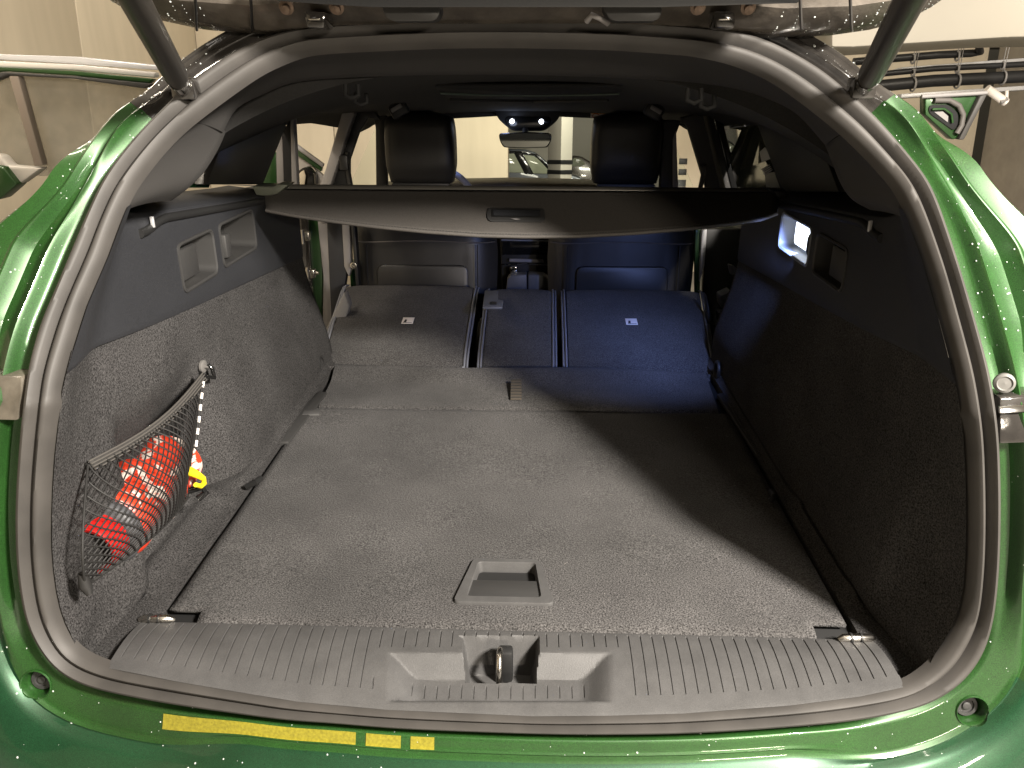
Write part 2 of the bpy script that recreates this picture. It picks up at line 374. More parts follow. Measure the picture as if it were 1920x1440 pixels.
# drops
smp = []
me = body.data
polys = [q for q in me.polygons if q.area > 1e-6]
cam_ok = []
for q in polys:
    c = q.center
    if c.y > CAM.y + .2:
        a, b = proj(c)
        if -20 < a < 1940 and -10 < b < 1450: cam_ok.append(q)
for q in rnd.choices(cam_ok, weights=[q.area * (3.2 if q.center.z > 1.02 else 1) for q in cam_ok], k=1100):
    vs = [me.vertices[v].co for v in q.vertices]; w = [rnd.random() for _ in vs]; s = sum(w)
    p = sum((v * x for v, x in zip(vs, w)), Vector()) / s; n = q.normal.copy()
    if n.dot(CAM - p) < 0: n = -n
    smp.append((p, n))
drops('water_drops', smp, car, 'beads of rain on the green paint')
smp = []
for j in range(NA):
    if isblack(j) and (deg(j) < -118 or deg(j) > -62):
        for _ in range(3):
            f = rnd.uniform(9, 36); k = int(f); p = ring[k][j]; q = (ring[k + 1][j] - ring[k - 1][j]).cross(ring[k][(j + 1) % NA] - ring[k][j - 1]).normalized()
            if q.dot(CAM - p) < 0: q = -q
            smp.append((p + Vector((rnd.uniform(-.004, .004), 0, 0)), q))
drops('water_drops', smp, car, 'beads of rain on the black roof edge', .0006, .0022)

# ------------------------------------------------------------------ inner trims round the opening
def strip(name, A, B, dyB, m, label, bulge=.01, n=10, sub=4):
    def den(L):
        out = []
        for i in range(len(L) - 1):
            for s in range(sub):
                t = s / sub; p0, p1, p2, p3 = [Vector(L[max(0, min(len(L) - 1, i + q))]) for q in (-1, 0, 1, 2)]
                out.append(.5 * (2 * p1 + (p2 - p0) * t + (2 * p0 - 5 * p1 + 4 * p2 - p3) * t * t + (3 * p1 - p0 - 3 * p2 + p3) * t ** 3))
        return out + [Vector(L[-1])]
    a, b = den(A), den(B); rows = []
    PA = [hs(p.x, p.y, .014) for p in a]; PBb = [Y(q.x, q.y, pa.y + dyB) for q, pa in zip(b, PA)]
    for k in range(n + 2):
        s = min(1, k / n); r = []
        for pa, pb in zip(PA, PBb):
            p = lerp(pa, pb, s) + hn(pa) * bulge * 4 * s * (1 - s)
            if k == n + 1: p = pb + (pb - CAM).normalized() * .05 + (pb - pa).normalized() * -.004
            r.append(p)
        rows.append(r)
    return grid(name, rows, m, car, label, smooth=60)
strip('header_trim', [(347,233),(420,177),(487,131),(537,108),(587,93),(720,85),(860,80),(1000,80),(1150,84),(1280,93),(1380,113),(1447,142),(1513,187),(1590,250)],
      [(418,248),(445,203),(500,174),(543,157),(600,149),(720,143),(860,140),(1000,141),(1150,146),(1280,153),(1375,166),(1440,186),(1495,215),(1547,272)], .14, PILLAR, 'dark plastic trim over the boot opening', .012)
strip('pillar_trim', [(348,232),(300,280),(250,345),(226,390),(220,402)], [(424,246),(408,282),(383,322),(354,352),(322,376)], .16, PILLAR, 'lower left pillar trim of dark plastic', .008)
strip('pillar_trim', [(1590,250),(1647,308),(1683,350),(1716,410),(1722,424)], [(1547,272),(1562,310),(1578,348),(1600,376),(1632,394)], .16, PILLAR, 'lower right pillar trim of dark plastic', .008)

# ------------------------------------------------------------------ side walls
ZF = .560
def wallx(y, z, side):
    base = .592 + .012 * sm((y - 1.2) / .8)
    low = .545 + .02 * sm((1.5 - y) / .2)
    t = sm((z - ZF) / .34)
    x = lerp(low, base, t)
    x += .020 * math.exp(-((y - 1.62) / .16) ** 2) * math.exp(-((z - .74) / .13) ** 2) * -.8 * sm((.87 - z) / .1)
    if side < 0:
        b = sm((y - .99) / .06) * sm((1.40 - y) / .10) * sm((.86 - z) / .12)
        x += .055 * b
    return x + .004 * noise.noise(Vector((y * 4, z * 4, side)))
def zlow(y): return interp([(.8, .985), (1.0, .975), (1.4, .935), (2.05, .876), (2.3, .86)], y)
def ztop(y): return interp([(.8, 1.17), (1.0, 1.16), (1.2, 1.135), (1.84, 1.075), (2.3, 1.045)], y)
RX = {}
for sd in (-1, 1): RX[sd] = sorted((p.z, abs(p.x)) for i, p in enumerate(RI) if p.x * sd > .3 and .57 < p.z < 1.3)
def ringx(z, side): return interp(RX[side], z)
def edge(x, y, z, side, base0=.86, inset=.004):      # pulls the rear end of a side wall onto the seal
    y0 = prof(ringx(z, side), z) + .018
    y2 = y + max(0, y0 - base0) * (1 - sm((y - base0) / .45))
    t = sm((y2 - y0) / .14)
    if z < .62: t = lerp(1, t, sm((z - .57) / .05))
    return Vector((side * lerp(ringx(z, side) - inset, x, t), y2, z))
for side in (-1, 1):
    rows = []
    NY = 80
    ys = [.815 + (2.12 - .815) * i / NY for i in range(NY + 1)]
    zs = [0, .02, .045, .07, .1, .14, .19, .25, .32, .4, .5, .6, .7, .8, .9, 1.0]
    for y in ys:
        r = []
        e = .524 if side < 0 else .537
        step = .020 * sm((y - 1.28) / .03)
        hump = .018 * sm((y - 1.0) / .06) * sm((1.33 - y) / .06)
        yl = lambda x: max(y, prof(x, ZF) + .030)
        r.append(Vector((side * (e + .002), yl(e), ZF - .03 + .024 * sm((.93 - y) / .05))))
        r.append(Vector((side * (e + .004), yl(e), ZF - .002 + step * .5)))
        wx = max(wallx(y, ZF, side), lerp(.60, .56, sm((y - .86) / .3)))
        for s in (.15, .4, .6, .75, .88):
            x = lerp(e + .004, max(wx, e + .03), s); r.append(Vector((side * x, yl(x), ZF + step * sm(s * 3) + hump * sm((s - .35) / .2) * (1 - .5 * sm((s - .7) / .3)))))
        for s in zs[1:]:
            z = lerp(ZF + .012, zlow(y) + .02, s)
            r.append(edge(max(wallx(y, z, side), e + .02, lerp(.60, .5, sm((y - .86) / .3))), y, z, side, .815))
        rows.append(r)
    last = [p + Vector((side * .12, .02, 0)) for p in rows[-1]]
    rows.append([p + Vector((side * .012, .008, 0)) for p in rows[-1]]); rows.append(last)
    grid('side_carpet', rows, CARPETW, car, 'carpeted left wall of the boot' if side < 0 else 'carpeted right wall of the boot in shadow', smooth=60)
    # upper plastic panel with two pocket openings
    cols = sorted(set([.86 + 1.24 * i / 44 for i in range(45)] + [1.35, 1.50, 1.55, 1.74]))
    PZ = [.975, 1.055] if side < 0 else [.985, 1.055]
    rows = []
    for y in cols:
        zl, zt = zlow(y), ztop(y); p0 = max(PZ[0], zl + .012); xs = .586 + .010 * sm((y - 1.0) / .9)
        zz = [zl - .004, zl - .002, zl + .003, lerp(zl, p0, .5), p0, lerp(p0, PZ[1], .5), PZ[1], lerp(PZ[1], zt, .5), zt - .004, zt, zt + .003, zt + .004]
        xx = [.02, .002, 0, 0, 0, 0, 0, 0, 0, .003, .02, .12]
        rows.append([edge(xs + (dx if k < 10 else dx * sm((y - .9) / .3)) + (.01 if k == 0 else 0), y, z, side, inset=.006 - (0 if k < 10 else dx * sm((y - .9) / .3))) for k, (z, dx) in enumerate(zip(zz, xx))])
    def sk(i, j):
        m = (cols[i] + cols[i + 1]) / 2
        return 4 <= j <= 5 and (1.35 < m < 1.50 or 1.55 < m < 1.74)
    rows.append([p + Vector((side * .10, .03, 0)) for p in rows[-1]])
    def sk2(i, j): return i < len(cols) - 1 and sk(i, j)
    panel = grid('upper_side_panel', rows, PANEL, car, 'grey upper side panel on the left of the boot' if side < 0 else 'dark upper side panel on the right holding the boot lamp', smooth=40, skip=sk2)
    for k, (y0, y1) in enumerate(((1.35, 1.50), (1.55, 1.74))):
        xs = .586 + .010 * sm(((y0 + y1) / 2 - 1.0) / .9); z0, z1 = PZ; dpt = .05 if k == 0 else .065
        # rim
        rim = []
        base = roundpoly([(y0 - .006, z0 - .006), (y1 + .006, z0 - .006), (y1 + .006, z1 + .006), (y0 - .006, z1 + .006)], .018, 6)
        for sc, dx in ((1.0, .003), (1.0, -.0035), (.93, -.0045), (.86, -.002), (.84, .010), (.80, dpt), (.3, dpt + .001)):
            cy_, cz_ = (y0 + y1) / 2, (z0 + z1) / 2; hw, hh = (y1 - y0) / 2, (z1 - z0) / 2; mrg = (1 - sc) * hh * (1 if sc > .5 else .9)
            rim.append([Vector((side * (xs + dx), cy_ + (a - cy_) * (1 - mrg / hw), cz_ + (b - cz_) * (1 - mrg / hh))) for a, b in base])
        lampbay = side > 0 and k == 1
        o = grid('pocket_frame' if not lampbay else 'lamp_housing', rim, PLASTIC if not lampbay else mat('lamp_bay_plastic', (.16, .17, .19), .35), panel, None, cu=True, smooth=35)
        if k == 0:
            box('pocket_lid', (side * (xs + .012), y0 + .055, (z0 + z1) / 2), (.012, .075, .058), PLASTIC, panel, None, .004)
        elif side < 0:
            box('bag_hook', (side * (xs + .03), y0 + .055, (z0 + z1) / 2 - .01), (.05, .028, .05), PLASTIC, panel, None, .005)
            box('hook_block', (side * (xs + .04), y0 + .02, (z0 + z1) / 2 + .01), (.04, .02, .05), BLACK, panel, None, .003)
    # shelf rail groove under the ledge
    path = [Vector((side * (.585 + .010 * sm((y - 1.0) / .9)), y, ztop(y) - .012 - .018 * sm((1.32 - y) / .1))) for y in [1.22 + .6 * i / 24 for i in range(25)]]
    tube('shelf_rail', path, [.0075] * 25, BLACK, car, None, 8)
    box('rail_clip', path[1] + Vector((-side * .006, .012, .012)), (.006, .004, .018), LIGHTPL, car, None, .001)
    # D-ring by the seat
    c = Vector((side * .548, 2.0, .585)); tube('tie_down_loop', [c + Vector((0, .022 * math.cos(a), .026 * math.sin(a))) for a in [6.283 * k / 18 for k in range(18)]], .005, BLACK, car, None, 8, True)
# small dark light bay: the lit boot lamp
lx = .592
prism('boot_lamp', [Vector((lx + .026, a, b)) for a, b in roundpoly([(1.585, .994), (1.725, .994), (1.725, 1.046), (1.60, 1.046)], .012)], (.006, 0, 0), LAMP, car, 'lit white boot lamp in the right side panel', .001)
box('lamp_bump', (lx + .03, 1.575, 1.02), (.05, .035, .05), BLACK, car, None, .012)
l = area('boot_lamp_light', (lx - .008, 1.655, 1.005), (.18, 2.48, .46), 2.0, .04, .10, (.30, .42, 1.0)); l.data.spread = R(74)

# ------------------------------------------------------------------ floor
def fz(x, y): return ZF + .0018 * noise.noise(Vector((x * 3, y * 3, 0))) + .0012 * noise.noise(Vector((x * 9, y * 9, 3)))
hx0, hx1, hy0, hy1 = Z(862, 1135, ZF).x, Z(1026, 1137, ZF).x, Z(943, 1132, ZF).y, Z(943, 1054, ZF).y
xs = sorted(set([-.519 + 1.049 * i / 60 for i in range(61)] + [hx0 - .006 + .002 * k for k in range(14)] + [hx1 + .006 - .002 * k for k in range(14)])); ys = sorted(set([.950 + .818 * i / 60 for i in range(61)] + [hy0 + .004, hy1 - .004]))
rows = []
for y in [.9485, .9492] + ys + [1.7695, 1.77]:
    r = []
    for x in xs:
        lo = y < .95 or y > 1.769
        z = fz(x, y) - (.002 if abs(y - .9492) < 1e-4 or abs(y - 1.7695) < 1e-4 else .02 if lo else 0) - .006 * sm((.962 - y) / .014)
        # corner notches for the tie-downs
        r.append(Vector((x, y, z)))
    rows.append(r)
YY = [.9485, .9492] + ys + [1.7695, 1.77]
def hole(i, j):
    mx, my = (xs[j] + xs[j + 1]) / 2, (YY[i] + YY[i + 1]) / 2
    tt = (my - hy0) / (hy1 - hy0)
    if hx0 + lerp(-.004, .018, tt) < mx < hx1 - lerp(-.004, .018, tt) and hy0 + .004 < my < hy1 - .004: return True
    return my < .972 and (mx < -.458 or mx > .485)
fl = grid('boot_floor', rows, CARPET, car, 'grey carpeted boot floor board', smooth=60, skip=hole)
fl.modifiers.new('t', 'SOLIDIFY').thickness = .006; fl.modifiers['t'].offset = -1
# under-floor darkness at the notches and joints
prism('floor_tray', [Vector((a, b, .545)) for a, b in ((-.60, .955), (.61, .955), (.61, 2.1), (-.60, 2.1))], (0, 0, -.03), GAP, car, None, .002)
prism('cabin_floor', [Vector((a, b, .46)) for a, b in ((-.72, 2.02), (.72, 2.02), (.72, 3.7), (-.72, 3.7))], (0, 0, -.03), GAP, car, None, .002)
# handle
base = roundpoly([(hx0 + .012, hy1 + .003), (hx1 - .012, hy1 + .003), (hx1 + .012, hy0 - .004), (hx0 - .012, hy0 - .004)], .012, 5)
inn = roundpoly([(hx0 + .022, hy1 - .008), (hx1 - .020, hy1 - .008), (hx1 - .010, hy0 + .012), (hx0 + .010, hy0 + .012)], .008, 5)
rim = []
cx_, cy_ = (hx0 + hx1) / 2, (hy0 + hy1) / 2
for lst, z, s in ((base, -.004, 1), (base, .003, 1), (base, .0055, .985), (inn, .0055, 1.02), (inn, .003, 1), (inn, -.034, .95), (inn, -.035, .1)):
    rim.append([Vector((cx_ + (a - cx_) * s, cy_ + (b - cy_) * s, ZF + z)) for a, b in lst])
h = grid('floor_handle', rim, SILL, fl, 'dark plastic recessed lifting handle in the boot floor', cu=True, smooth=35)
pl = roundpoly([(hx0 + .010, hy0 + .060), (hx1 - .010, hy0 + .060), (hx1 - .006, hy0 + .013), (hx0 + .006, hy0 + .013)], .006, 4)
prism('handle_flap', [Vector((a, b, ZF + .001)) for a, b in pl], (0, 0, -.006), PLASTIC, fl, None, .002)
lv, lf = [], []
for _ in range(60):
    a = rnd.uniform(0, 6.283); x0, y0 = rnd.uniform(-.5, .5), rnd.uniform(.97, 1.75); L = rnd.uniform(.002, .008); k = rnd.uniform(-1.2, 1.2)
    tubedata([Vector((x0 + L * t * math.cos(a + k * t), y0 + L * t * math.sin(a + k * t), fz(x0, y0) + .0012)) for t in (0, .5, 1)], rnd.uniform(.0002, .00035), 4, False, lv, lf)
lt = raw('lint', lv, lf, mat('pale_lint', (.17, .16, .15), .9), fl, 'scattered pale lint on the carpet', 0); lt['kind'] = 'stuff'
# hinged front flap, its cloth bridge and woven strap
rows = []
for k in range(22):
    t = k / 21; y = lerp(1.7735, 2.055, t); r = []
    for i in range(41):
        x = lerp(-.497 - .02 * t, .508 + .02 * t, i / 40)
        z = fz(x, y) + .016 * sm((t - .60) / .3) * (1 - .7 * sm((x - .1) / .5)) - .004 * sm((t - .93) / .05) - (.012 if k == 0 else 0) - .02 * sm((t - .97) / .03)
        r.append(Vector((x, y + (.0 if k < 20 else .01 * math.sin(x * 7)), z)))
    rows.append(r)
ff = grid('floor_flap', rows, CARPET, car, 'carpeted hinged flap between boot floor and folded seats', smooth=60)
ps = [Z(958, 712, ZF + .016), Z(978, 712, ZF + .016), Z(978, 750, ZF + .004), Z(957, 750, ZF + .004)]
prism('pull_strap', ps, (0, 0, .003), STRAP, ff, 'ribbed brown pull strap', .001)
for k in range(7):
    a, b = lerp(ps[0], ps[3], (k + .5) / 7), lerp(ps[1], ps[2], (k + .5) / 7)
    tube('strap_rib', [a + Vector((0, 0, .0035)), b + Vector((0, 0, .0035))], .0015, BLACK, ff, None, 6)
# side rails and brackets beside the flap
for sgn, pxs in ((-1, [(508, 828), (598, 733), (613, 735), (541, 828)]), (1, [(1345, 738), (1358, 735), (1436, 850), (1418, 850)])):
    prism('floor_rail', [Z(a, b, ZF + .006) for a, b in pxs], (0, 0, -.012), PLASTIC, car, 'grey plastic rail beside the boot floor', .002)
prism('rail_bracket', [Z(a, b, ZF + .007) for a, b in ((570, 768), (602, 768), (598, 776), (566, 777))], (0, 0, -.006), SILL, car, None, .001)
tube('floor_stop', [Z(463, 912, ZF + .018), Z(478, 905, ZF + .03), Z(488, 897, ZF + .02)], .006, BLACK, car, None, 8)
tube('floor_stop', [Z(1445, 938, ZF + .018), Z(1452, 930, ZF + .03), Z(1446, 921, ZF + .02)], .006, BLACK, car, None, 8)
# tie-down loops at the rear corners
for pa, pb in (((262, 1163), (324, 1163)), ((1572, 1199), (1640, 1199))):
    a, b = Z(*pa, ZF + .001), Z(*pb, ZF + .001)
    tube('tie_down_bar', [a, lerp(a, b, .12) + Vector((0, 0, .003)), lerp(a, b, .88) + Vector((0, 0, .003)), b + Vector((0, .004, -.002))], [.004, .0062, .0062, .004], STEEL, car, 'metal tie-down bar at the rear corner of the boot floor')
    tube('tie_down_sleeve', [lerp(a, b, .3) + Vector((0, 0, .003)), lerp(a, b, .36) + Vector((0, 0, .003))], .0078, BLACK, car, None)
    tube('tie_down_sleeve', [lerp(a, b, .58) + Vector((0, 0, .003)), lerp(a, b, .62) + Vector((0, 0, .003))], .0078, BLACK, car, None)

# ------------------------------------------------------------------ sill trim with grooves and latch recess
topc = [(270, 1165), (1634, 1200)]
botc = [(200, 1249), (333, 1275), (467, 1298), (560, 1313), (727, 1328), (1000, 1340), (1140, 1339), (1280, 1335), (1480, 1320), (1613, 1303), (1697, 1285)]
NG = 62; ts = []
for k in range(NG + 1):
    c = (k + .6) / (NG + .6)
    ts += [c - .0070, c - .0012, c - .0007, c + .0007, c + .0012, c + .0070]
ts = sorted(t for t in set(ts) if 0 <= t <= 1)
extra = []
for px in list(range(860, 886, 3)) + list(range(990, 1014, 3)) + list(range(712, 800, 6)) + list(range(1080, 1165, 6)): extra.append((px - 200) / 1497)
ts = sorted(set([0., 1.] + ts + extra))
NS = 64
gset = [(k + .6) / (NG + .6) for k in range(NG + 1)]
rows = []
for si in range(NS + 1):
    s = si / NS; r = []
    for t in ts:
        tp = Z(lerp(topc[0][0], topc[1][0], t), lerp(topc[0][1], topc[1][1], t), ZF - .004)
        bx = lerp(200, 1697, t); bt = hs(bx, interp(botc, bx) + 3, .010)
        p = lerp(tp, bt, s); p.z += .010 * math.sin(math.pi * min(1, s * 1.0)) ** .8 * (1 - .3 * s)
        qx, qy = proj(p)
        d1 = .024 * min(sm((qx - 722) / 66), sm((1152 - qx) / 66), max(0, min(1, (qy - 1224) / 26)), sm((1318 - qy) / 30))
        d2 = .060 * min(sm((qx - 866) / 16), sm((1012 - qx) / 16), max(0, min(1, (qy - 1192) / 14)), max(0, min(1, (1257 - qy) / 5)))
        d = max(d1, d2)
        gl = min(abs(t - g) for g in gset[max(0, int(t * (NG + .6)) - 2):int(t * (NG + .6)) + 2] or [9])
        inrec = 700 < qx < 1172 and qy > 1212
        if gl < .0009 and .04 < s < .80 and (not inrec) and d2 < .001: d += .0015
        if gl < .0009 and 770 < qx < 1105 and 1262 < qy < 1284 and d1 > .018 and d2 < .001: d += .0014
        p.z -= d; r.append(p)
    rows.append(r)
rows.insert(0, [p + Vector((0, .004, -.02)) for p in rows[0]])
sill = grid('sill_trim', rows, SILL, car, 'grey plastic loading sill with grooves and a latch recess', smooth=32)
c = Y(937, 1251, .895)
lp = [c + Vector((0, .020 * math.cos(a), .022 * math.sin(a) + .004)) for a in [math.pi * k / 14 for k in range(15)]]
lp = [lp[0] + Vector((0, 0, -.05))] + lp + [lp[-1] + Vector((0, 0, -.05))]
tube('latch_striker', lp, .0046, STEEL, sill, 'steel striker loop for the tailgate latch')
box('striker_slot', c + Vector((.008, .012, -.004)), (.022, .02, .055), BLACK, sill, None, .004)
# ------------------------------------------------------------------ folded rear seats
def seat(x0b, x1b, x0f, x1f, zf0, label, badge=None, latch=False):
    rows = []; n = 26
    sect = [(2.025, .545), (2.035, zf0), (2.06, zf0 - .016), (2.09, zf0 + .004), (2.14, zf0 + .020), (2.28, zf0 + .044), (2.42, zf0 + .064), (2.54, zf0 + .082), (2.60, zf0 + .086), (2.635, zf0 + .078), (2.655, zf0 + .05), (2.66, zf0 - .05)]
    for k, (y, z) in enumerate(sect):
        t = max(0, min(1, (y - 2.04) / .56)); r = []
        a, b = lerp(x0b, x0f, t), lerp(x1b, x1f, t)
        for i in range(n + 1):
            u = i / n; e = min(u, 1 - u) * (b - a); dz = -.10 if i in (0, n) else -.012 * (1 - sm(e / .02))
            off = 0
            if k >= 7: off = -.022 * (1 - sm(e / .05))
            r.append(Vector((lerp(a, b, u), y + off, z + (dz if z > .55 else 0) + .004 * math.sin(u * math.pi))))
        rows.append(r)
    s = grid('rear_seat_back', rows, CARPET, car, label, smooth=60)
    for sx, xb, xf in ((1, x0b, x0f), (-1, x1b, x1f)):
        for off in (.006, .014):
            pth = [Vector((lerp(xb, xf, max(0, min(1, (y - 2.04) / .56))) + sx * (off - .003), y, z + (-.003 if off < .01 else .0015))) for y, z in sect[1:10]]
            tube('piping', pth, .0035, PIPING, s, None, 6)
    if badge:
        c = Y(badge[0], badge[1], 2.33)
        d = ray(*badge); lo, hi = 1.5, 3.2
        def zsurf(y): return interp([(q[0], q[1]) for q in sect[2:10]], y) + .004
        for _ in range(40):
            m = (lo + hi) / 2; p = CAM + d * m
            if p.z > zsurf(p.y): lo = m
            else: hi = m
        c = CAM + d * lo; sl = Vector((0, 1, .142)).normalized(); up = Vector((0, -.142, 1)).normalized()
        def q(u, v, h): return c + Vector((u, 0, 0)) + sl * v + up * h
        prism('child_seat_label', [q(-.018, -.022, .001), (q(.018, -.022, .001)), q(.018, .022, .001), q(-.018, .022, .001)], up * .0015, WHITE, s, 'small white child seat anchor label', .0004)
        prism('label_mark', [q(-.012, -.014, .0027), q(-.004, -.014, .0027), q(-.003, .004, .0027), q(-.009, .006, .0027)], up * .0004, BLACK, s, None, 0)
        prism('label_mark', [q(-.014, -.018, .0027), q(.014, -.018, .0027), q(.014, -.0155, .0027), q(-.014, -.0155, .0027)], up * .0004, BLACK, s, None, 0)
    return s
seat(-.570, -.143, -.622, -.148, .572, 'left folded rear seat back in grey carpet, brightly lit', (765, 602))
cs = seat(-.118, .112, -.126, .118, .562, 'narrow middle folded rear seat back')
seat(.128, .560, .134, .625, .562, 'right folded rear seat back in shadow, lit bluish', (1184, 604))
for pxs in ([(909, 549), (934, 549), (934, 566), (944, 567), (942, 580), (905, 580)],):
    prism('seat_latch', [Z(a, b, .662) for a, b in pxs], (0, 0, .008), mat('latch_plastic', (.11, .115, .125), .5), cs, 'grey plastic latch on the middle seat back', .002)
    prism('latch_slot', [Z(a, b, .671) for a, b in ((919, 566), (931, 566), (931, 571), (919, 571))], (0, 0, .0008), BLACK, cs, None, 0)
# bolster sides of the left seat
prism('seat_side', [Y(a, b, 2.34) for a, b in ((645, 548), (655, 575), (632, 650), (604, 695), (594, 690), (604, 632))], (0, .05, 0), mat('lit_seat_cloth', (.17, .165, .16), .9, grain=(500, .8, 1.2)), car, 'side of the left folded seat, coloured pale for the light on it', .006)  # door light on this side is put into a paler cloth colour
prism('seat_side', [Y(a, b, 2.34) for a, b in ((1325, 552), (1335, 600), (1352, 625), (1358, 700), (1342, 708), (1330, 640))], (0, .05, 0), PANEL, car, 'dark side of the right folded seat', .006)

# ------------------------------------------------------------------ front seats
def fseat(xc, label, hl):
    rows = []
    prof_ = [(.50, .262), (.56, .266), (.64, .270), (.72, .272), (.80, .268), (.86, .255), (.90, .235), (.93, .205), (.945, .15), (.95, .06)]
    for z, w in prof_:
        r = []
        for i in range(25):
            u = -1 + i / 12; e = abs(u) ** 6
            y = 2.74 + (z - .5) * .10 + .07 * e + (.04 * sm((z - .88) / .07)) - .012 * (1 - abs(u)) + (.006 if .50 < z < .77 and abs(u) < .62 else 0)
            r.append(Vector((xc + w * (u if abs(u) < .99 else u * .99), y, z)))
        rows.append(r)
    s = grid('front_seat', rows, LEATHER, car, label, smooth=60)
    # back board with pocket
    def bp(u, z, dy): return Vector((xc + u, 2.735 + (z - .5) * .10 + dy, z))
    pts = [bp(a, b, -.012) for a, b in roundpoly([(-.165, .53), (.165, .53), (.165, .70), (-.165, .70)], .03)]
    prism('seat_pocket', pts, (0, .014, 0), LEATHER, s, None, .004)
    for sgn in (-1, 1): tube('seat_seam', [bp(sgn * .20, z, -.014) for z in (.5, .56, .62, .68, .74, .775)], .0022, BLACK, s, None, 6)
    tube('seat_seam', [bp(u, .775 + .012 * math.cos(u * 6), -.015 + .07 * abs(u / .27) ** 6) for u in [-.26 + .52 * k / 20 for k in range(21)]], .0022, mat('seam_thread', (.09, .08, .07), .7), s, None, 6)
    # headrest
    rows = []
    zb, zt = .965, 1.222
    for k in range(15):
        t = k / 14; z = lerp(zb, zt, t)
        w = .112 + .012 * sm(t / .35) - .006 * sm((t - .6) / .4); th = .045 + .025 * sm(t * 3)
        cap = math.sqrt(max(0, 1 - max(0, (t - .80) / .2) ** 2.2)); cap0 = math.sqrt(max(0, 1 - max(0, (.06 - t) / .06) ** 2))
        c = max(.02, cap * cap0); r = []
        for i in range(28):
            a = 2 * math.pi * i / 28; ca, sa = math.cos(a), math.sin(a); ex = .42
            px = abs(ca) ** ex * (1 if ca > 0 else -1); py = abs(sa) ** ex * (1 if sa > 0 else -1)
            wc = w * (1 - .16 * (1 - c)) if c > .3 else w * .84 * (c / .3) ** .3
            r.append(Vector((xc + px * wc, 2.85 - .015 * t + py * th * (.35 + .65 * c), z)))
        rows.append(r)
    rows = [[sum(rows[0], Vector()) / 28] * 28] + rows + [[sum(rows[-1], Vector()) / 28] * 28]
    h = grid('headrest', rows, LEATHER, s, hl, cu=True, smooth=70)
    prism('headrest_base', [Vector((xc + a, 2.775, b)) for a, b in roundpoly([(-.098, .962), (.098, .962), (.104, .985), (-.104, .985)], .01)], (0, .09, 0), BLACK, s, None, .004)
    for sgn in (-1, 1): tube('headrest_post', [Vector((xc + sgn * .075, 2.85, .93)), Vector((xc + sgn * .075, 2.85, .99))], .006, GLOSS, s, None)
    return s
fseat(-.363, 'left front seat with its dark leather back and pocket', 'dark headrest of the left front seat')
fseat(.359, 'right front seat with its dark leather back and pocket', 'headrest of the right front seat with a greenish sheen')

# ------------------------------------------------------------------ headliner, roof parts
def hz(x, y):
    zc = 1.345 - .080 * (y - 1.4); zs_ = interp([(1.3, 1.15), (1.5, 1.165), (1.75, 1.20), (2.27, 1.237), (2.6, 1.225), (3.0, 1.185), (3.3, 1.15)], y)
    return zc + (zs_ - zc) * min(1.2, abs(x) / .62) ** 2.6
rows = []
for k in range(31):
    y = 1.36 + 1.94 * k / 30
    r = [Vector((x, y, hz(x, y))) for x in [-.62 + 1.24 * i / 40 for i in range(41)]]
    r = [r[0] + Vector((-.06, 0, -.03)), r[0] + Vector((-.02, 0, -.012))] + r + [r[-1] + Vector((.02, 0, -.012)), r[-1] + Vector((.06, 0, -.03))]
    rows.append(r)
rows.insert(0, [p + Vector((0, -.005, .10)) for p in rows[0]])
hl = grid('headliner', rows, LINER, car, 'black cloth headliner', smooth=60)
# roof skin above keeps light out
rows = [[Vector((x, y, hz(x, y) + .05 + .02 * (1 - (x / .66) ** 2))) for x in [-.68 + 1.36 * i / 16 for i in range(17)]] for y in [1.27 + 2.1 * k / 12 for k in range(13)]]
grid('roof_panel', rows, GREEN, car, 'green roof panel above the cabin', smooth=60)
def onliner(px, py, dz=0):
    d = ray(px, py); lo, hi = 1.2, 3.6
    for _ in range(40):
        m = (lo + hi) / 2; p = CAM + d * m
        if p.z < hz(p.x, p.y) - dz: lo = m
        else: hi = m
    return CAM + d * lo
def roofplate(name, pxs, y, th, m, label, par, bev=.002, r=0): return plate(name, pxs, y, th, m, par, label, bev, r)
# sunroof: dark frame with a thin lit edge
sr = prism('sunroof', [onliner(a, b, .004) for a, b in roundpoly([(812, 162), (1172, 163), (1150, 187), (842, 186)], 10)], (0, 0, .006), GAP, car, 'dark sunroof opening in the headliner', .003)
tube('sunroof_edge', [onliner(a, b, .008) for a, b in ((826, 175), (900, 178), (1000, 179), (1100, 178), (1160, 176))], .0022, mat('sunroof_rim', (.10, .13, .105), .4), sr, 'thin bright edge of the sunroof', 6)
tube('sunroof_edge', [onliner(a, b, .006) for a, b in ((842, 187), (1000, 190), (1140, 188))], .004, PLASTIC, sr, None, 6)
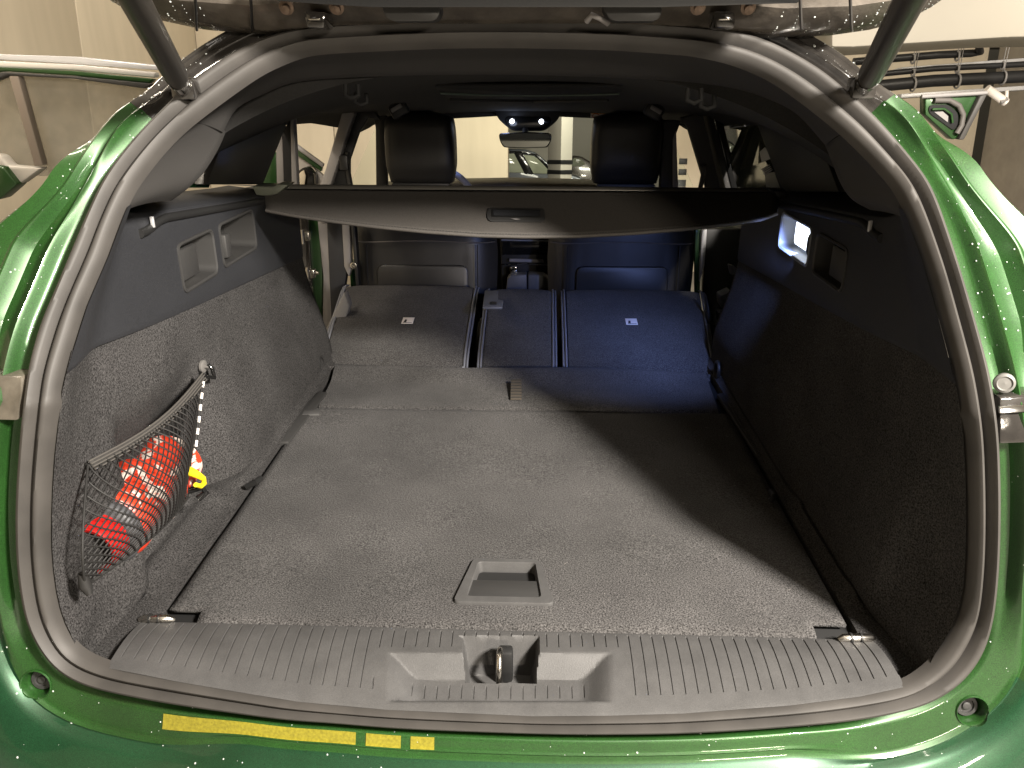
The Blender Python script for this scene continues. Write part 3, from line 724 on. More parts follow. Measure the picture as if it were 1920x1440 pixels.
# header band, visors, console, mirror
prism('windscreen_header', [Y(a, b, 3.2) for a, b in ((700, 190), (1300, 192), (1290, 238), (1230, 226), (1108, 221), (1045, 219), (930, 218), (842, 223), (700, 226))], (0, .05, 0), LINER, car, 'dark header above the windscreen', .004)
for pxs in ([(700, 200), (926, 204), (928, 218), (845, 222), (700, 224)], [(1048, 204), (1240, 206), (1236, 228), (1120, 222), (1048, 219)]):
    v = plate('sun_visor', pxs, 3.12, .02, BLACK, car, None, .006, 6)
    if pxs[0][0] > 1000:
        plate('visor_label', [(1108, 208), (1154, 211), (1152, 222), (1107, 220)], 3.112, .004, WHITE, v, 'small orange and white airbag warning label', .0005)
        plate('visor_label_band', [(1108.5, 208.5), (1153.5, 211.5), (1153, 215), (1108, 213)], 3.110, .002, LBL, v, None, 0)
        c = Y(1117, 217, 3.110); tube('visor_label_ring', [c + Vector((.013 * math.cos(a), 0, .007 * math.sin(a))) for a in [6.283 * k / 16 for k in range(16)]], .0012, RED, v, None, 5, True)
        plate('visor_label_text', [(1130, 216.5), (1150, 218), (1150, 219), (1130, 217.5)], 3.110, .001, BLACK, v, None, 0)
oc = plate('overhead_console', [(926, 204), (1054, 204), (1047, 224), (1034, 236), (1020, 246), (962, 246), (948, 236), (934, 223)], 3.03, .1, BLACK, car, 'overhead console with two lit reading lamps', .006, 8)
plate('console_panel', [(948, 219), (1032, 219), (1034, 230), (1020, 243), (962, 243), (946, 230)], 3.024, .01, GLOSS, oc, None, .002, 6)
for a, b in ((960, 227.5), (1015, 228)):
    c = Y(a, b, 3.022); lathe('reading_lamp', [(.0001, -.006), (.006, -.0055), (.0085, -.003), (.009, .001)], c + Vector((0, 0, 0)), (0, 1, 0), SPOT, oc, 'lit white reading lamp', 14)
mr = plate('rear_view_mirror', [(935, 250.5), (985, 248), (1034, 250), (1034, 263), (1027, 276.5), (985, 278), (944, 276.5), (937, 264)], 2.985, .03, GLOSS, car, 'frameless rear view mirror', .005, 5)
pts = [Y(a, b, 2.982) for a, b in roundpoly([(937, 252), (985, 249.6), (1032, 251.6), (1032, 263), (1025, 275), (985, 276.5), (946, 275), (939, 264)], 5)]
prism('mirror_glass', pts, (0, .002, 0), MIRROR, mr, None, 0)
tube('mirror_stem', [Y(985, 240, 3.04), Y(985, 252, 3.0)], .012, BLACK, mr, None)
# coat hooks and belt guides
for sx, pxs in ((-1, ((662, 168), (679, 183))), (1, ((1300, 176), (1325, 188)))):
    for k, (a, b) in enumerate(pxs):
        c = onliner(a, b, .012)
        tube('coat_hook', [c + Vector((-.010, -.006, .008)), c + Vector((-.011, -.010, -.009)), c + Vector((0, -.012, -.013)), c + Vector((.011, -.010, -.009)), c + Vector((.010, -.006, .008))], .0040, GAP, car, None, 8)
for a, b, s in ((748, 205, -1), (1226, 208, 1)):
    c = Y(a, b, 2.3)
    box('belt_guide', c, (.052, .03, .040), BLACK, car, 'belt guide hanging from the headliner', .008, Matrix.Rotation(R(28 * s), 4, 'Y').to_quaternion())
    box('belt_guide_slot', c + Vector((s * .004, -.014, .004)), (.034, .012, .012), GREYTRIM, car, None, .003, Matrix.Rotation(R(28 * s), 4, 'Y').to_quaternion())

# ------------------------------------------------------------------ cabin sides
# C pillar panels
plateX('rear_quarter_panel', [(424, 247), (480, 226), (549, 206), (494, 346), (388, 346)], -.655, -.03, LEATHER, car, 'dark inner panel ahead of the left rear quarter window', .004)
plateX('rear_quarter_panel', [(1410, 210), (1500, 222), (1535, 262), (1572, 360), (1466, 360)], .665, .03, BLACK, car, 'dark inner panel ahead of the right rear quarter window', .004)
plateX('quarter_window', [(352, 352), (404, 262), (432, 240), (392, 352)], -.69, -.004, mat('green_tint_glass', (.02, .07, .03), .05), car, 'dark green tinted left rear quarter window', .001)
plateX('quarter_window', [(1560, 290), (1592, 360), (1570, 362), (1548, 290)], .70, .004, mat('wet_tint_glass', (.05, .06, .035), .1, wear=(60, .3, 1.6)), car, 'wet tinted right rear quarter window', .001)
# shelf ledges at the window line
for s in (-1, 1):
    rows = []
    for y in [1.2 + .75 * i / 20 for i in range(21)]:
        rows.append([Vector((s * (.587 + .010 * sm((y - 1.0) / .9)), y, ztop(y) - .002)), Vector((s * .60, y, ztop(y) + .003)), Vector((s * .64, y, ztop(y) + .006)), Vector((s * .72, y, ztop(y) + .016))])
    grid('window_ledge', rows, PANEL, car, None, smooth=60)
PSm = [('door_edge', [(498, 290), (517, 285), (520, 350), (492, 350)], 2.30, GREEN), ('door_seal', [(517, 262), (529, 250), (533, 350), (519, 350)], 2.29, GREYTRIM),
       ('door_gap', [(529, 245), (544, 226), (548, 350), (532, 350)], 2.28, GAP), ('door_seal', [(544, 222), (550, 214), (557, 350), (547, 350)], 2.27, GREYTRIM)]
for n, pxs, y, m in PSm: plate(n, pxs, y, .03, m, car, None, .002)
bp_ = plate('centre_pillar', [(645, 198), (665, 212), (655, 240), (619, 350), (612, 420), (600, 420), (598, 350), (610, 318)], 2.66, .05, GREYTRIM, car, 'light grey edge of the left centre pillar', .006)
plate('pillar_cover', [(663, 208), (700, 205), (712, 225), (690, 221), (672, 250), (655, 300), (655, 352), (618, 352), (640, 285)], 2.70, .03, BLACK, bp_, None, .004)
plate('pillar_cover', [(700, 216), (724, 214), (726, 352), (705, 352), (704, 240)], 2.95, .03, LEATHER, bp_, None, .004)
tube('seat_belt', [Y(652, 285, 2.68), Y(650, 305, 2.68), Y(658, 352, 2.68)], .010, BLACK, bp_, None, 6)
box('belt_anchor', Y(645, 305, 2.67), (.03, .02, .05), BLACK, bp_, None, .005)
# right centre pillar and shut door with its tinted window
bq = plate('centre_pillar', [(1243, 226), (1278, 226), (1264, 262), (1262, 356), (1238, 356), (1240, 300)], 2.80, .05, PILLAR, car, 'dark right centre pillar', .006)
plate('pillar_cover', [(1262, 262), (1268, 245), (1272, 356), (1262, 356)], 2.79, .03, GREYTRIM, bq, None, .002)
plate('pillar_cover', [(1276, 222), (1330, 208), (1392, 358), (1326, 358), (1290, 238)], 2.74, .04, PILLAR, bq, None, .005)
plate('pillar_trim_strip', [(1338, 212), (1352, 213), (1388, 358), (1374, 358)], 2.73, .02, GLOSS, bq, None, .003)
plate('window_seal', [(1318, 212), (1326, 212), (1362, 358), (1352, 358)], 2.73, .02, mat('olive_seal', (.06, .055, .04), .5), bq, None, .003)
tube('seat_belt', [Y(1318, 310, 2.72), Y(1320, 320, 2.72), Y(1312, 358, 2.72)], .008, BLACK, bq, None, 6)
rd = plateX('rear_door_window', [(1340, 208), (1412, 216), (1440, 260), (1472, 362), (1385, 362)], .70, .004, mat('dark_wet_glass', (.03, .033, .02), .04, wear=(9, .4, 1.5)), car, 'tinted window of the right rear door', .001)
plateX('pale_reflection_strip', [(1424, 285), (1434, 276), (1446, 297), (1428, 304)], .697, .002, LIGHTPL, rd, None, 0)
plateX('outside_wing', [(1385, 320), (1435, 302), (1465, 358), (1388, 358)], .696, .002, mat('wet_dark_paint', (.012, .018, .012), .1, wear=(90, .2, 3.)), rd, None, 0)
plateX('outside_lamp', [(1434, 325), (1452, 322), (1465, 358), (1437, 358)], .694, .002, mat('grey_lens', (.06, .065, .07), .3), rd, None, 0)
for k in range(4): tube('outside_grille', [X(1428 + k * 1.5, 318 + k * 3.2, .693), X(1443 + k * 1.5, 309 + k * 3.2, .693)], .0015, LIGHTPL, rd, None, 6)
# below the cover: left door aperture
for n, pxs, y, m, lb in [('door_edge', [(553, 405), (604, 405), (604, 660), (592, 690), (560, 480)], 2.74, GREEN, 'green door edge seen below the cargo cover'),
        ('door_gap', [(550, 405), (577, 405), (584, 520), (592, 640), (556, 470)], 2.70, BLACKP, None),
        ('centre_pillar_foot', [(594, 405), (613, 405), (624, 560), (620, 660), (604, 660), (606, 520)], 2.72, GREYTRIM, None),
        ('centre_pillar_foot', [(612, 405), (645, 405), (650, 510), (640, 580), (622, 620)], 2.71, PANEL, None),
        ('pillar_pale_trim', [(640, 405), (655, 405), (658, 505), (654, 520), (645, 500)], 2.70, GREYTRIM, None),  # light grey strip down the left pillar
        ('door_edge', [(654, 490), (668, 490), (672, 550), (658, 550)], 2.78, GREEN, None),
        ('belt_strip', [(656, 405), (664, 405), (674, 545), (668, 545)], 2.69, BLACK, None)]: plate(n, pxs, y, .04, m, car, lb, .004)
for c in (Y(580, 512, 2.68), Y(570, 442, 2.68), Y(575, 545, 2.68)):
    b = box('door_hinge', c, (.045, .03, .034), STEEL if c.z < .9 else GREEN, car, 'door hinge behind the left boot wall', .006)
    tube('hinge_pin', [c + Vector((.0, -.016, -.025)), c + Vector((0, -.016, .025))], .007, STEEL, b, None)
tube('check_strap', [Y(586, 510, 2.68), Y(597, 512, 2.68)], .006, STEEL, car, None)
lathe('belt_bolt', [(.012, 0), (.012, .012), (.006, .014), (.0001, .012)], Y(664, 497, 2.67), (0, -1, 0), STEEL, car, None, 14)
# below the cover: right side
for n, pxs, y, m, lb in [('door_edge', [(1303, 430), (1316, 430), (1312, 556), (1304, 556)], 2.76, GREEN, 'bright green right door edge'), ('pillar_pale_trim', [(1316, 432), (1326, 430), (1321, 500), (1312, 530)], 2.74, LIGHTPL, None),  # green door edge, then a pale strip beside it
        ('centre_pillar_foot', [(1324, 430), (1400, 430), (1380, 720), (1350, 720), (1318, 545)], 2.78, BLACK, None)]: plate(n, pxs, y, .03, m, car, lb, .003)
bl = mat('satin_grey', (.06, .062, .08), .4)
dp = plate('door_armrest', [(1350, 556), (1372, 546), (1374, 600), (1352, 576)], 2.50, .06, bl, car, 'grey door armrest behind the right boot wall', .006, 4)
plate('door_pocket', [(1346, 585), (1372, 590), (1370, 640), (1350, 612)], 2.46, .05, bl, dp, None, .006, 4)
plate('door_handle', [(1366, 496), (1378, 500), (1388, 512), (1370, 516)], 2.52, .02, bl, dp, None, .003, 3)

# ------------------------------------------------------------------ dashboard, wheel, centre console
db = prism('dashboard', [Y(a, b, 3.45) for a, b in ((700, 349), (850, 343), (950, 341), (1060, 343), (1230, 349), (1300, 430), (640, 430))], (0, .25, -.01), mat('dash_skin', (.075, .066, .05), .55), car, 'brownish black dashboard top under the windscreen', .015)
c = Y(818, 398, 3.08); rr = 1450 and (.160)
path = [c + Vector((rr * math.cos(a), -.35 * rr * math.sin(a) * 0 + .05 * math.sin(a), rr * math.sin(a))) for a in [6.283 * k / 40 for k in range(40)]]
sw = tube('steering_wheel', path, .0135, BLUEW, car, 'steering wheel rim showing above the cover', 10, True)
tube('wheel_spoke', [c + Vector((-rr, 0, 0)), c + Vector((rr, 0, 0))], .018, BLACK, sw, None)
plate('console_side', [(905, 425), (1065, 425), (1065, 580), (905, 580)], 3.12, .05, BLACK, car, None, .005)
cc = plate('centre_console', [(938, 440), (1035, 440), (1030, 560), (942, 560)], 3.0, .1, BLACK, car, 'gloss black centre console between the front seats', .005)
plate('console_screen', [(941, 454), (1031, 454), (1030, 478), (942, 478)], 2.98, .01, GLOSS, cc, None, .002)
tube('console_chrome', [Y(940, 450, 2.975), Y(1030, 452, 2.975)], .0022, LIGHTPL, cc, None, 6)
tube('console_chrome', [Y(940, 496, 2.965), Y(985, 494, 2.965), Y(1030, 497, 2.965)], .0025, CHROME, cc, None, 6)
plate('console_tray', [(955, 485), (1018, 487), (1020, 493), (955, 491)], 2.97, .01, GREYTRIM, cc, None, .002)
box('gear_selector', Y(963, 505, 2.95), (.028, .02, .026), CHROME, cc, 'small chrome gear selector', .004)
for a in (-1, 1): plate('armrest_pad', [(989 + a * 1, 548), (989 + a * 40, 548), (989 + a * 38, 522), (989 + a * 30, 516), (989 + a * 1, 515)] if a > 0 else [(949, 548), (988, 548), (988, 515), (958, 516), (951, 524)], 2.9, .06, mat('armrest_grey', (.085, .086, .09), .5), cc, None, .006)
sl = bpy.data.lights.new('reading_lamp_light', 'SPOT'); sl.energy = 14; sl.color = (.35, .48, 1); sl.spot_size = R(34); sl.spot_blend = .6; sl.shadow_soft_size = .01
so = bpy.data.objects.new('reading_lamp_light', sl); col.objects.link(so); so.location = Y(958, 234, 2.98)
so.rotation_euler = (c - so.location + Vector((.12, 0, .1))).to_track_quat('-Z', 'Y').to_euler()
l = bpy.data.lights.new('reading_lamp_light', 'POINT'); l.energy = .10; l.color = (.62, .72, 1); l.shadow_soft_size = .02
o = bpy.data.objects.new('reading_lamp_light', l); col.objects.link(o); o.location = Y(958, 234, 2.99)

# ------------------------------------------------------------------ windscreen and front pillars
prism('windscreen', [Y(a, b, 3.52) for a, b in ((715, 215), (1240, 215), (1300, 350), (655, 350))], (0, .004, 0), GLASS, car, 'clear windscreen', 0)

for n, x, y0, y1, z0, z1 in (('rear_side_panel', -.80, 1.42, 2.12, .2, 1.06), ('rear_side_panel', .80, 1.42, 2.25, .2, 1.06), ('shut_door', .80, 2.27, 3.5, .2, 1.0)):
    prism(n, [Vector((x, y0, z0)), Vector((x, y1, z0)), Vector((x * .97, y1, z1)), Vector((x * .97, y0, z1))], (.03 if x > 0 else -.03, 0, 0), GREEN, car, 'green body side beside the cabin', .008)
prism('rear_side_glass', [Vector((.735, 1.42, 1.0)), Vector((.735, 2.6, 1.0)), Vector((.69, 2.6, 1.25)), Vector((.69, 1.6, 1.22))], (.004, 0, 0), TINT, car, None, 0)

# ------------------------------------------------------------------ open doors outside
ld = plate('open_rear_door', [(-60, 100), (140, 106), (292, 122), (300, 132), (140, 120), (0, 112), (-60, 116)], 2.05, .03, LIGHTPL, car, 'open left rear door with bright window frame', .003)
plate('door_bright_strip', [(-60, 112), (140, 121), (290, 136), (290, 146), (140, 132), (-60, 124)], 2.03, .03, mat('white_trim', (.62, .60, .58), .25, .4), ld, None, .004)
plate('door_green_strip', [(-60, 124), (10, 126), (140, 133), (285, 148), (280, 156), (140, 142), (10, 134), (-60, 140)], 2.02, .03, GREEN, ld, None, .003)
plate('window_frame', [(-60, 140), (10, 135), (140, 143), (285, 157), (270, 166), (140, 148), (15, 141), (-60, 170)], 2.01, .03, PLASTIC, ld, None, .003)
plate('window_bar', [(16, 142), (34, 143), (80, 310), (64, 312)], 2.01, .025, mat('brown_frame', (.17, .14, .115), .5), ld, None, .003)
plate('door_window', [(-60, 140), (15, 138), (275, 160), (275, 330), (-60, 330)], 2.06, .004, mat('door_glass', (.52, .50, .45), .05, trans=.75, ior=1.02, wear=(30, .85, 1.05)), ld, 'spotted glass of the open left rear door', 0)
plate('window_sill_trim', [(-60, 283), (0, 292), (16, 311), (76, 316), (36, 346), (12, 320), (-60, 300)], 2.0, .04, mat('sill_trim_grey', (.40, .38, .35), .4), ld, None, .006)
plate('door_skin', [(-60, 303), (6, 313), (32, 346), (0, 374), (-60, 384)], 1.98, .05, GREEN, ld, None, .006)
# front door seen through the rear opening
fd = plate('open_front_door', [(552, 274), (604, 312), (602, 322), (552, 288)], 3.6, .03, GREEN, car, 'open left front door seen through the rear doorway', .003)
plate('door_bright_strip', [(551, 268), (606, 308), (604, 314), (551, 276)], 3.58, .03, GREYTRIM, fd, None, .003)
plate('door_panel', [(552, 288), (580, 305), (606, 330), (606, 352), (552, 352)], 3.62, .03, mat('door_grey', (.30, .28, .26), .5), fd, None, .003)
plate('door_mirror', [(558, 322), (568, 314), (578, 314), (588, 325), (590, 350), (556, 350)], 3.55, .08, GLOSS, fd, 'black door mirror', .008, 5)
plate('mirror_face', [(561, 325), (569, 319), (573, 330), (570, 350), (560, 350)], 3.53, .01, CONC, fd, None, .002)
# right side open door corner
rdo = plate('open_right_door', [(1735, 180), (1850, 176), (1812, 256), (1786, 262), (1735, 215)], 2.45, .04, GREEN, car, 'corner of the open right door with looped grey seal', .004)
path = [(1752, 188), (1780, 188), (1798, 198), (1806, 215), (1803, 235), (1794, 250)]
tube('door_loop_seal', [Y(a, b, 2.44) for a, b in path], .008, mat('loop_seal', (.075, .068, .062), .6), rdo, None)
plate('door_opening', roundpoly([(1742, 197), (1778, 196), (1797, 212), (1797, 232), (1789, 246), (1742, 212)], 8), 2.445, .004, GAP, rdo, None, .001)
tube('door_flange', [Y(a, b, 2.438) for a, b in ((1748, 205), (1770, 204), (1784, 214), (1786, 230))], .0035, GREEN, rdo, None)
plate('door_pale_plate', [(1752, 210), (1768, 209), (1778, 218), (1777, 229)], 2.442, .003, GREYTRIM, rdo, None, 0)  # pale plate in the middle of the door corner
plate('door_edge_strip', [(1838, 180), (1852, 176), (1808, 262), (1798, 262)], 2.43, .03, RUBBER, rdo, None, .003)
tube('door_frame_bar', [Y(1728, 181, 2.44), Y(1850, 174, 2.44)], .006, GREYTRIM, rdo, None)

# ------------------------------------------------------------------ raised tailgate and its struts
tg = None
low = [(190, -14), (222, 10), (255, 24), (300, 38), (380, 55), (500, 64), (640, 56), (800, 52), (960, 52), (1140, 52), (1300, 58), (1440, 70), (1560, 66), (1630, 56), (1700, 38), (1745, 14), (1772, -8)]
rows = []
for k, (dz, dy) in enumerate(((.0, .03), (0, 0), (.022, -.035), (.045, -.06), (.058, -.062), (.075, -.075), (.18, -.19), (.55, -.56), (.60, -.62), (.64, -.60), (.14, .02))):
    r = []
    for i in range(65):
        t = i / 64 * (len(low) - 1); j = min(len(low) - 2, int(t)); a = Vector(low[j]).lerp(Vector(low[j + 1]), t - j)
        p = Y(a.x, a.y, 1.22); r.append(Vector((p.x * (1 + .05 * (dz / .4)), 1.22 + dy, p.z + dz - (.012 if k in (2, 3) else 0))))
    rows.append(r)
tg = grid('tailgate', rows, GATE, car, 'raised tailgate with wet dark inner edge above the opening', cv=True, smooth=40)
for xc in (770, 1186):
    b = prism('gate_buffer', [Y(a, b, 1.13) for a, b in roundpoly([(xc - 58, 8), (xc + 58, 8), (xc + 50, 40), (xc - 42, 40)], 16)], (0, .04, 0), PLASTIC, tg, 'ribbed rubber buffer under the tailgate', .004)
    tube('buffer_rib', [Y(a, 16, 1.127) for a in (xc - 55, xc, xc + 55)], .004, GREYTRIM, b, None) if False else None
    prism('buffer_step', [Y(a, b, 1.125) for a, b in roundpoly([(xc - 56, 2), (xc + 56, 2), (xc + 54, 14), (xc - 54, 14)], 6)], (0, .03, 0), RUBBER, tg, None, .003)
for xc, s in ((588, 1), (1358, -1)):
    h = prism('gate_hinge', [Y(a, b, 1.14) for a, b in ((xc - 20, 20), (xc + 22, 22), (xc + 20, 54), (xc - 14, 52))], (0, .05, 0), BLACKP, tg, 'black tailgate hinge bracket', .004)
    prism('hinge_plate', [Y(a, b, 1.132) for a, b in ((xc - 10, 34), (xc + 12, 34), (xc + 11, 38), (xc - 10, 38))], (0, .01, 0), STEEL, tg, None, .001)
    for dx in (-50, 44):
        lathe('hinge_bolt', [(.010, 0), (.010, .004), (.006, .005), (.006, .012), (.0001, .013)], Y(xc + dx, 12, 1.13), (0, -1, -.5), mat('rusty_steel', (.14, .10, .075), .4, .8), tg, None, 12)
for px in (366, 1594, 470, 1500):
    tube('gate_seam', [Y(px, -5, 1.12), Y(px + 2, 44, 1.17), Y(px + 3, 56, 1.20)], .0022, BLACK if px < 480 else RUBBER, tg, None, 6)
tube('gate_wire', [Y(1100, 40, 1.16), Y(1110, 28, 1.15), Y(1125, 34, 1.15), Y(1140, 44, 1.16)], .004, GREYTRIM, tg, None)
# dark gate skin just under the top of the frame
prism('gate_liner', [Y(a, b, 1.10) for a, b in ((470, -40), (1500, -40), (1500, 8), (1300, 14), (1240, 16), (700, 16), (600, 10), (520, 4))], (0, .02, .01), GLOSS, tg, None, .004)
smp = []
for _ in range(260):
    t = rnd.random(); t = t * .28 if rnd.random() < .55 else 1 - t * .3
    i = int(t * 63); w = rnd.random(); p = lerp(rows[2][i], rows[3][i], w) if rnd.random() < .5 else lerp(rows[1][i], rows[2][i], w)
    smp.append((p, Vector((0, -.75, -.5)).normalized()))
drops('water_drops', smp, tg, 'beads of rain on the tailgate edge', .0006, .002)
for a, b, a2, b2, s in ((335, 152, 258, 10, -1), (1628, 150, 1700, 10, 1)):
    p0, p1 = Y(a, b, 1.12), Y(a2, b2, .93); d = (p1 - p0).normalized()
    st = tube('gas_strut', [p0, p0 + d * .015, p0 + d * .02, p0 + d * .42], [.0125, .013, .016, .0172], mat('strut_sleeve', (.028, .025, .021), .42, .1, wear=(5, .6, 1.3)), car, ('left' if s < 0 else 'right') + ' tailgate strut in a dark sleeve', 16)
    tube('strut_ball', [p0 - d * .03, p0 + d * .002], [.011, .014], BLACKP, st, None)
    box('strut_bracket', p0 - d * .028 + Vector((0, .01, 0)), (.034, .03, .03), BLACKP, st, None, .006)

# ================================================================== CARGO COVER
cov = thing('cargo_cover', (0, 1.72, 1.05), 'dark roll-out cargo cover spanning the boot, hanging with a curved rear edge', 'cargo cover')
cs_ = [(495, 352), (700, 353), (960, 355), (1200, 357), (1465, 360)]
lw = [(497, 398), (520, 403), (560, 410), (630, 420), (700, 429), (800, 439), (900, 446), (985, 448), (1080, 447), (1180, 442), (1280, 434), (1380, 423), (1430, 415), (1458, 404)]
rows = []
NX = 60
for k in range(15):
    s = k / 14; r = []
    for i in range(NX + 1):
        t = i / NX; px = lerp(495, 1463, t); top = Y(px, lerp(356, 362, t), 1.84)
        pb = lerp(499, 1457, t); bl_ = Y(pb, interp(lw, pb) - 4, lerp(1.84, 1.62, sm(min(t, 1 - t) / .5) ** .6 * .48 + .52))
        p = lerp(top, bl_, s); p.z -= .012 * math.sin(math.pi * s) * 0; r.append(p)
    rows.append(r)
cp_ = grid('cover_panel', rows, COVERM, cov, 'stiff rear panel of the cover, half lit', smooth=60, thick=.006)
vs, fs = [], []
for i in range(0, NX):
    for q in (0.1, .42, .74):
        a = lerp(rows[-2][i], rows[-2][i + 1], q); b = lerp(rows[-2][i], rows[-2][i + 1], q + .2)
        n = Vector((0, -.75, .65)) * .0042; tubedata([a * .35 + lerp(rows[-1][i], rows[-1][i + 1], q) * .65 + n, b * .35 + lerp(rows[-1][i], rows[-1][i + 1], q + .2) * .65 + n], .0011, 5, False, vs, fs)
raw('edge_stitching', vs, fs, BLACK, cov)
tube('cover_hem', rows[-1], .0042, COVERM, cov, 'rounded hem of the cover, lit at the right end', 8)
tube('cassette', [Y(a, b + 1, 1.86) for a, b in ((490, 351), (700, 352.5), (960, 354.5), (1200, 356.5), (1468, 359))], .0085, mat('cassette_grey', (.10, .095, .085), .35, .4), cov, 'thin grey top bar of the cover')
for pxs in ([(472, 349), (512, 350), (520, 345), (540, 347), (520, 364), (500, 368), (480, 366)], [(1450, 358), (1476, 358), (1480, 374), (1462, 374)]):
    plate('cover_end_cap', pxs, 1.80, .06, mat('cap_metal', (.14, .15, .12), .3, .3) if pxs[0][0] < 900 else BLACK, cov, None, .003)
# grip
def covp(px, py, off):
    t = (px - 497) / 962; i = max(0, min(NX - 1, int(t * NX))); best = None
    d = ray(px, py); lo, hi = 1.2, 2.4
    for _ in range(40):
        m = (lo + hi) / 2; p = CAM + d * m
        a, b = rows[0][i], rows[-1][i]; n = (b - a).cross(Vector((1, 0, 0))).normalized()
        if n.y > 0: n = -n
        if (p - a).dot(n) > off: lo = m
        else: hi = m
    return CAM + d * lo
gp = prism('pull_handle', [covp(a, b, .006) for a, b in roundpoly([(914, 389), (1020, 390), (1023, 408), (1018, 416), (918, 415), (912, 407)], 6)], (0, .006, -.004), PLASTIC, cov, 'black pull handle on the cover', .002)
prism('handle_recess', [covp(a, b, .0075) for a, b in roundpoly([(922, 392), (1013, 393), (1013, 407), (922, 406)], 3)], (0, .001, 0), BLACK, cov, None, 0)
prism('handle_flap', [covp(a, b, .009) for a, b in roundpoly([(925, 393), (1011, 394), (1011, 405), (925, 404)], 2)], (0, .001, 0), PANEL, cov, None, 0)
prism('handle_mark', [covp(a, b, .0085) for a, b in ((958, 410), (968, 409), (976, 411), (968, 412.5))], (0, .001, 0), GREYTRIM, cov, None, 0)

# ================================================================== CARGO NET AND WHAT IT HOLDS
T = X(378, 705, -.572); RTp = X(165, 872, -.585); RB = X(160, 1098, -.567); FB = X(352, 932, -.555)
net = thing('cargo_net', tuple(RB), 'black elastic luggage net stretched across the left boot wall', 'net')
cbul = Vector((.075, 0, -.0))
def netp(u, v):
    top = lerp(RTp, T, u) + Vector((.008, 0, -.014)) * math.sin(math.pi * u); bot = lerp(RB, FB, u) + Vector((.02, 0, .004)) * math.sin(math.pi * u)
    p = lerp(top, bot, v)
    b = math.sin(math.pi * u ** .85) ** 1.25 * math.sin(math.pi * v ** .75) ** .8
    p += Vector((.036, 0, .0)) * b
    if u < .5: p += Vector((.022, -.050, .0)) * math.sin(math.pi * v ** .9) * (1 - u * 2) ** 1.4
    return p
vs, fs = [], []
NU, NV = 22, 15
for sgn in (1, -1):
    for k in range(-NV, NU + NV + 1):
        path = []
        for st in range(0, 41):
            v = st / 40; u = (k + sgn * v * NV * .8 - (0 if sgn > 0 else 0)) / NU
            if 0 <= u <= 1: path.append(netp(u, v) + Vector((.0015 * sgn, 0, 0)))
        if len(path) > 1: tubedata(path, .00125, 5, False, vs, fs)
raw('net_mesh', vs, fs, NETM, net, 'black diamond mesh', 60)
for w, r in ((0, .0045), (1, .0028)): tube('net_hem' if w else 'net_hem', [netp(k / 30, float(w)) for k in range(31)], r, NETM, net, None, 8)
bv = [[netp(k / 30, 0) + Vector((.004, 0, 0)) + Vector((0, 0, .009 - .018 * j / 3)) + Vector((0, -.004 + .003 * j, 0)) for j in range(4)] for k in range(31)]
grid('elastic_band', bv, BAND, net, 'grey elastic band along the top of the net', smooth=60, thick=.002)
for j in range(4): tube('band_rib', [q[j] + Vector((.002, 0, 0)) for q in bv], .0012, mat('band_rib_cloth', (.065, .060, .054), .8), net, None, 5)
tube('net_cord', [netp(0, k / 20) for k in range(21)], .0018, NETM, net, None, 8)
cordp = [netp(1, k / 20) + Vector((.003, 0, 0)) for k in range(21)]
tube('net_cord', cordp, .0028, NETM, net, None, 8)
for k in range(1, 13, 2): tube('cord_fleck', [cordp[k] + Vector((.001, 0, 0)), cordp[k + 1] + Vector((.001, 0, 0))], .0031, WHITE, net, None, 6)
hk = X(379, 687, -.590)
lathe('hook_stud', [(.0125, 0), (.0125, .004), (.009, .006), (.004, .006), (.0035, .014), (.0001, .015)], hk, (1, -.1, 0), mat('stud_grey', (.11, .105, .10), .5), net, 'round grey stud holding the net hook')
tube('net_hook', [hk + Vector((.012, 0, .004)), hk + Vector((.020, -.002, -.004)), hk + Vector((.022, -.003, -.022)), T + Vector((.004, 0, .0)), T + Vector((.0, -.004, .008))], .0038, GLOSS, net, 'black hook at the top of the net', 10)
tube('net_hook', [FB + Vector((.0, .0, .012)), FB + Vector((.018, .018, .010)), FB + Vector((.022, .024, -.004)), FB + Vector((.010, .014, -.012))], .006, GLOSS, net, None, 8)
tube('net_tail', [RB + Vector((0, 0, .02)), RB, RB + Vector((.006, -.004, -.012))], [.006, .009, .004], NETM, net, None, 8)

def bottle(name, c, ax, prof_, label, seed, cat, mf):
    return tag(lathe(name, prof_, c, ax, RED, None, None, 28, [RED, WHITE, GREYC, REDD], mf), label, cat)
def fat(L): return [(r * 1.13 if r > .001 else r, h) for r, h in L]
axis = (Vector((-.585, 1.27, .652)) - Vector((-.588, .98, .640))).normalized()
c0 = X(228, 964, -.602)
rr2 = random.Random(3)
lab = {}
def mfa(i, j): return 3 if i < 5 else 2 if i < 8 else 0
def mfb(i, j): return 0
nt = RED.node_tree; tcn = nt.nodes.new('ShaderNodeTexCoord'); nzn = nt.nodes.new('ShaderNodeTexNoise'); nzn.inputs['Scale'].default_value = 24; nzn.inputs['Detail'].default_value = 4; nzn.inputs['Distortion'].default_value = .8
rpn = nt.nodes.new('ShaderNodeValToRGB'); rpn.color_ramp.elements[0].position = .535; rpn.color_ramp.elements[1].position = .565
rpn.color_ramp.elements[0].color = (.52, .040, .016, 1); rpn.color_ramp.elements[1].color = (.62, .53, .47, 1)
nt.links.new(tcn.outputs['Object'], nzn.inputs['Vector']); nt.links.new(nzn.outputs[0], rpn.inputs[0]); nt.links.new(rpn.outputs[0], nt.nodes['Principled BSDF'].inputs['Base Color'])
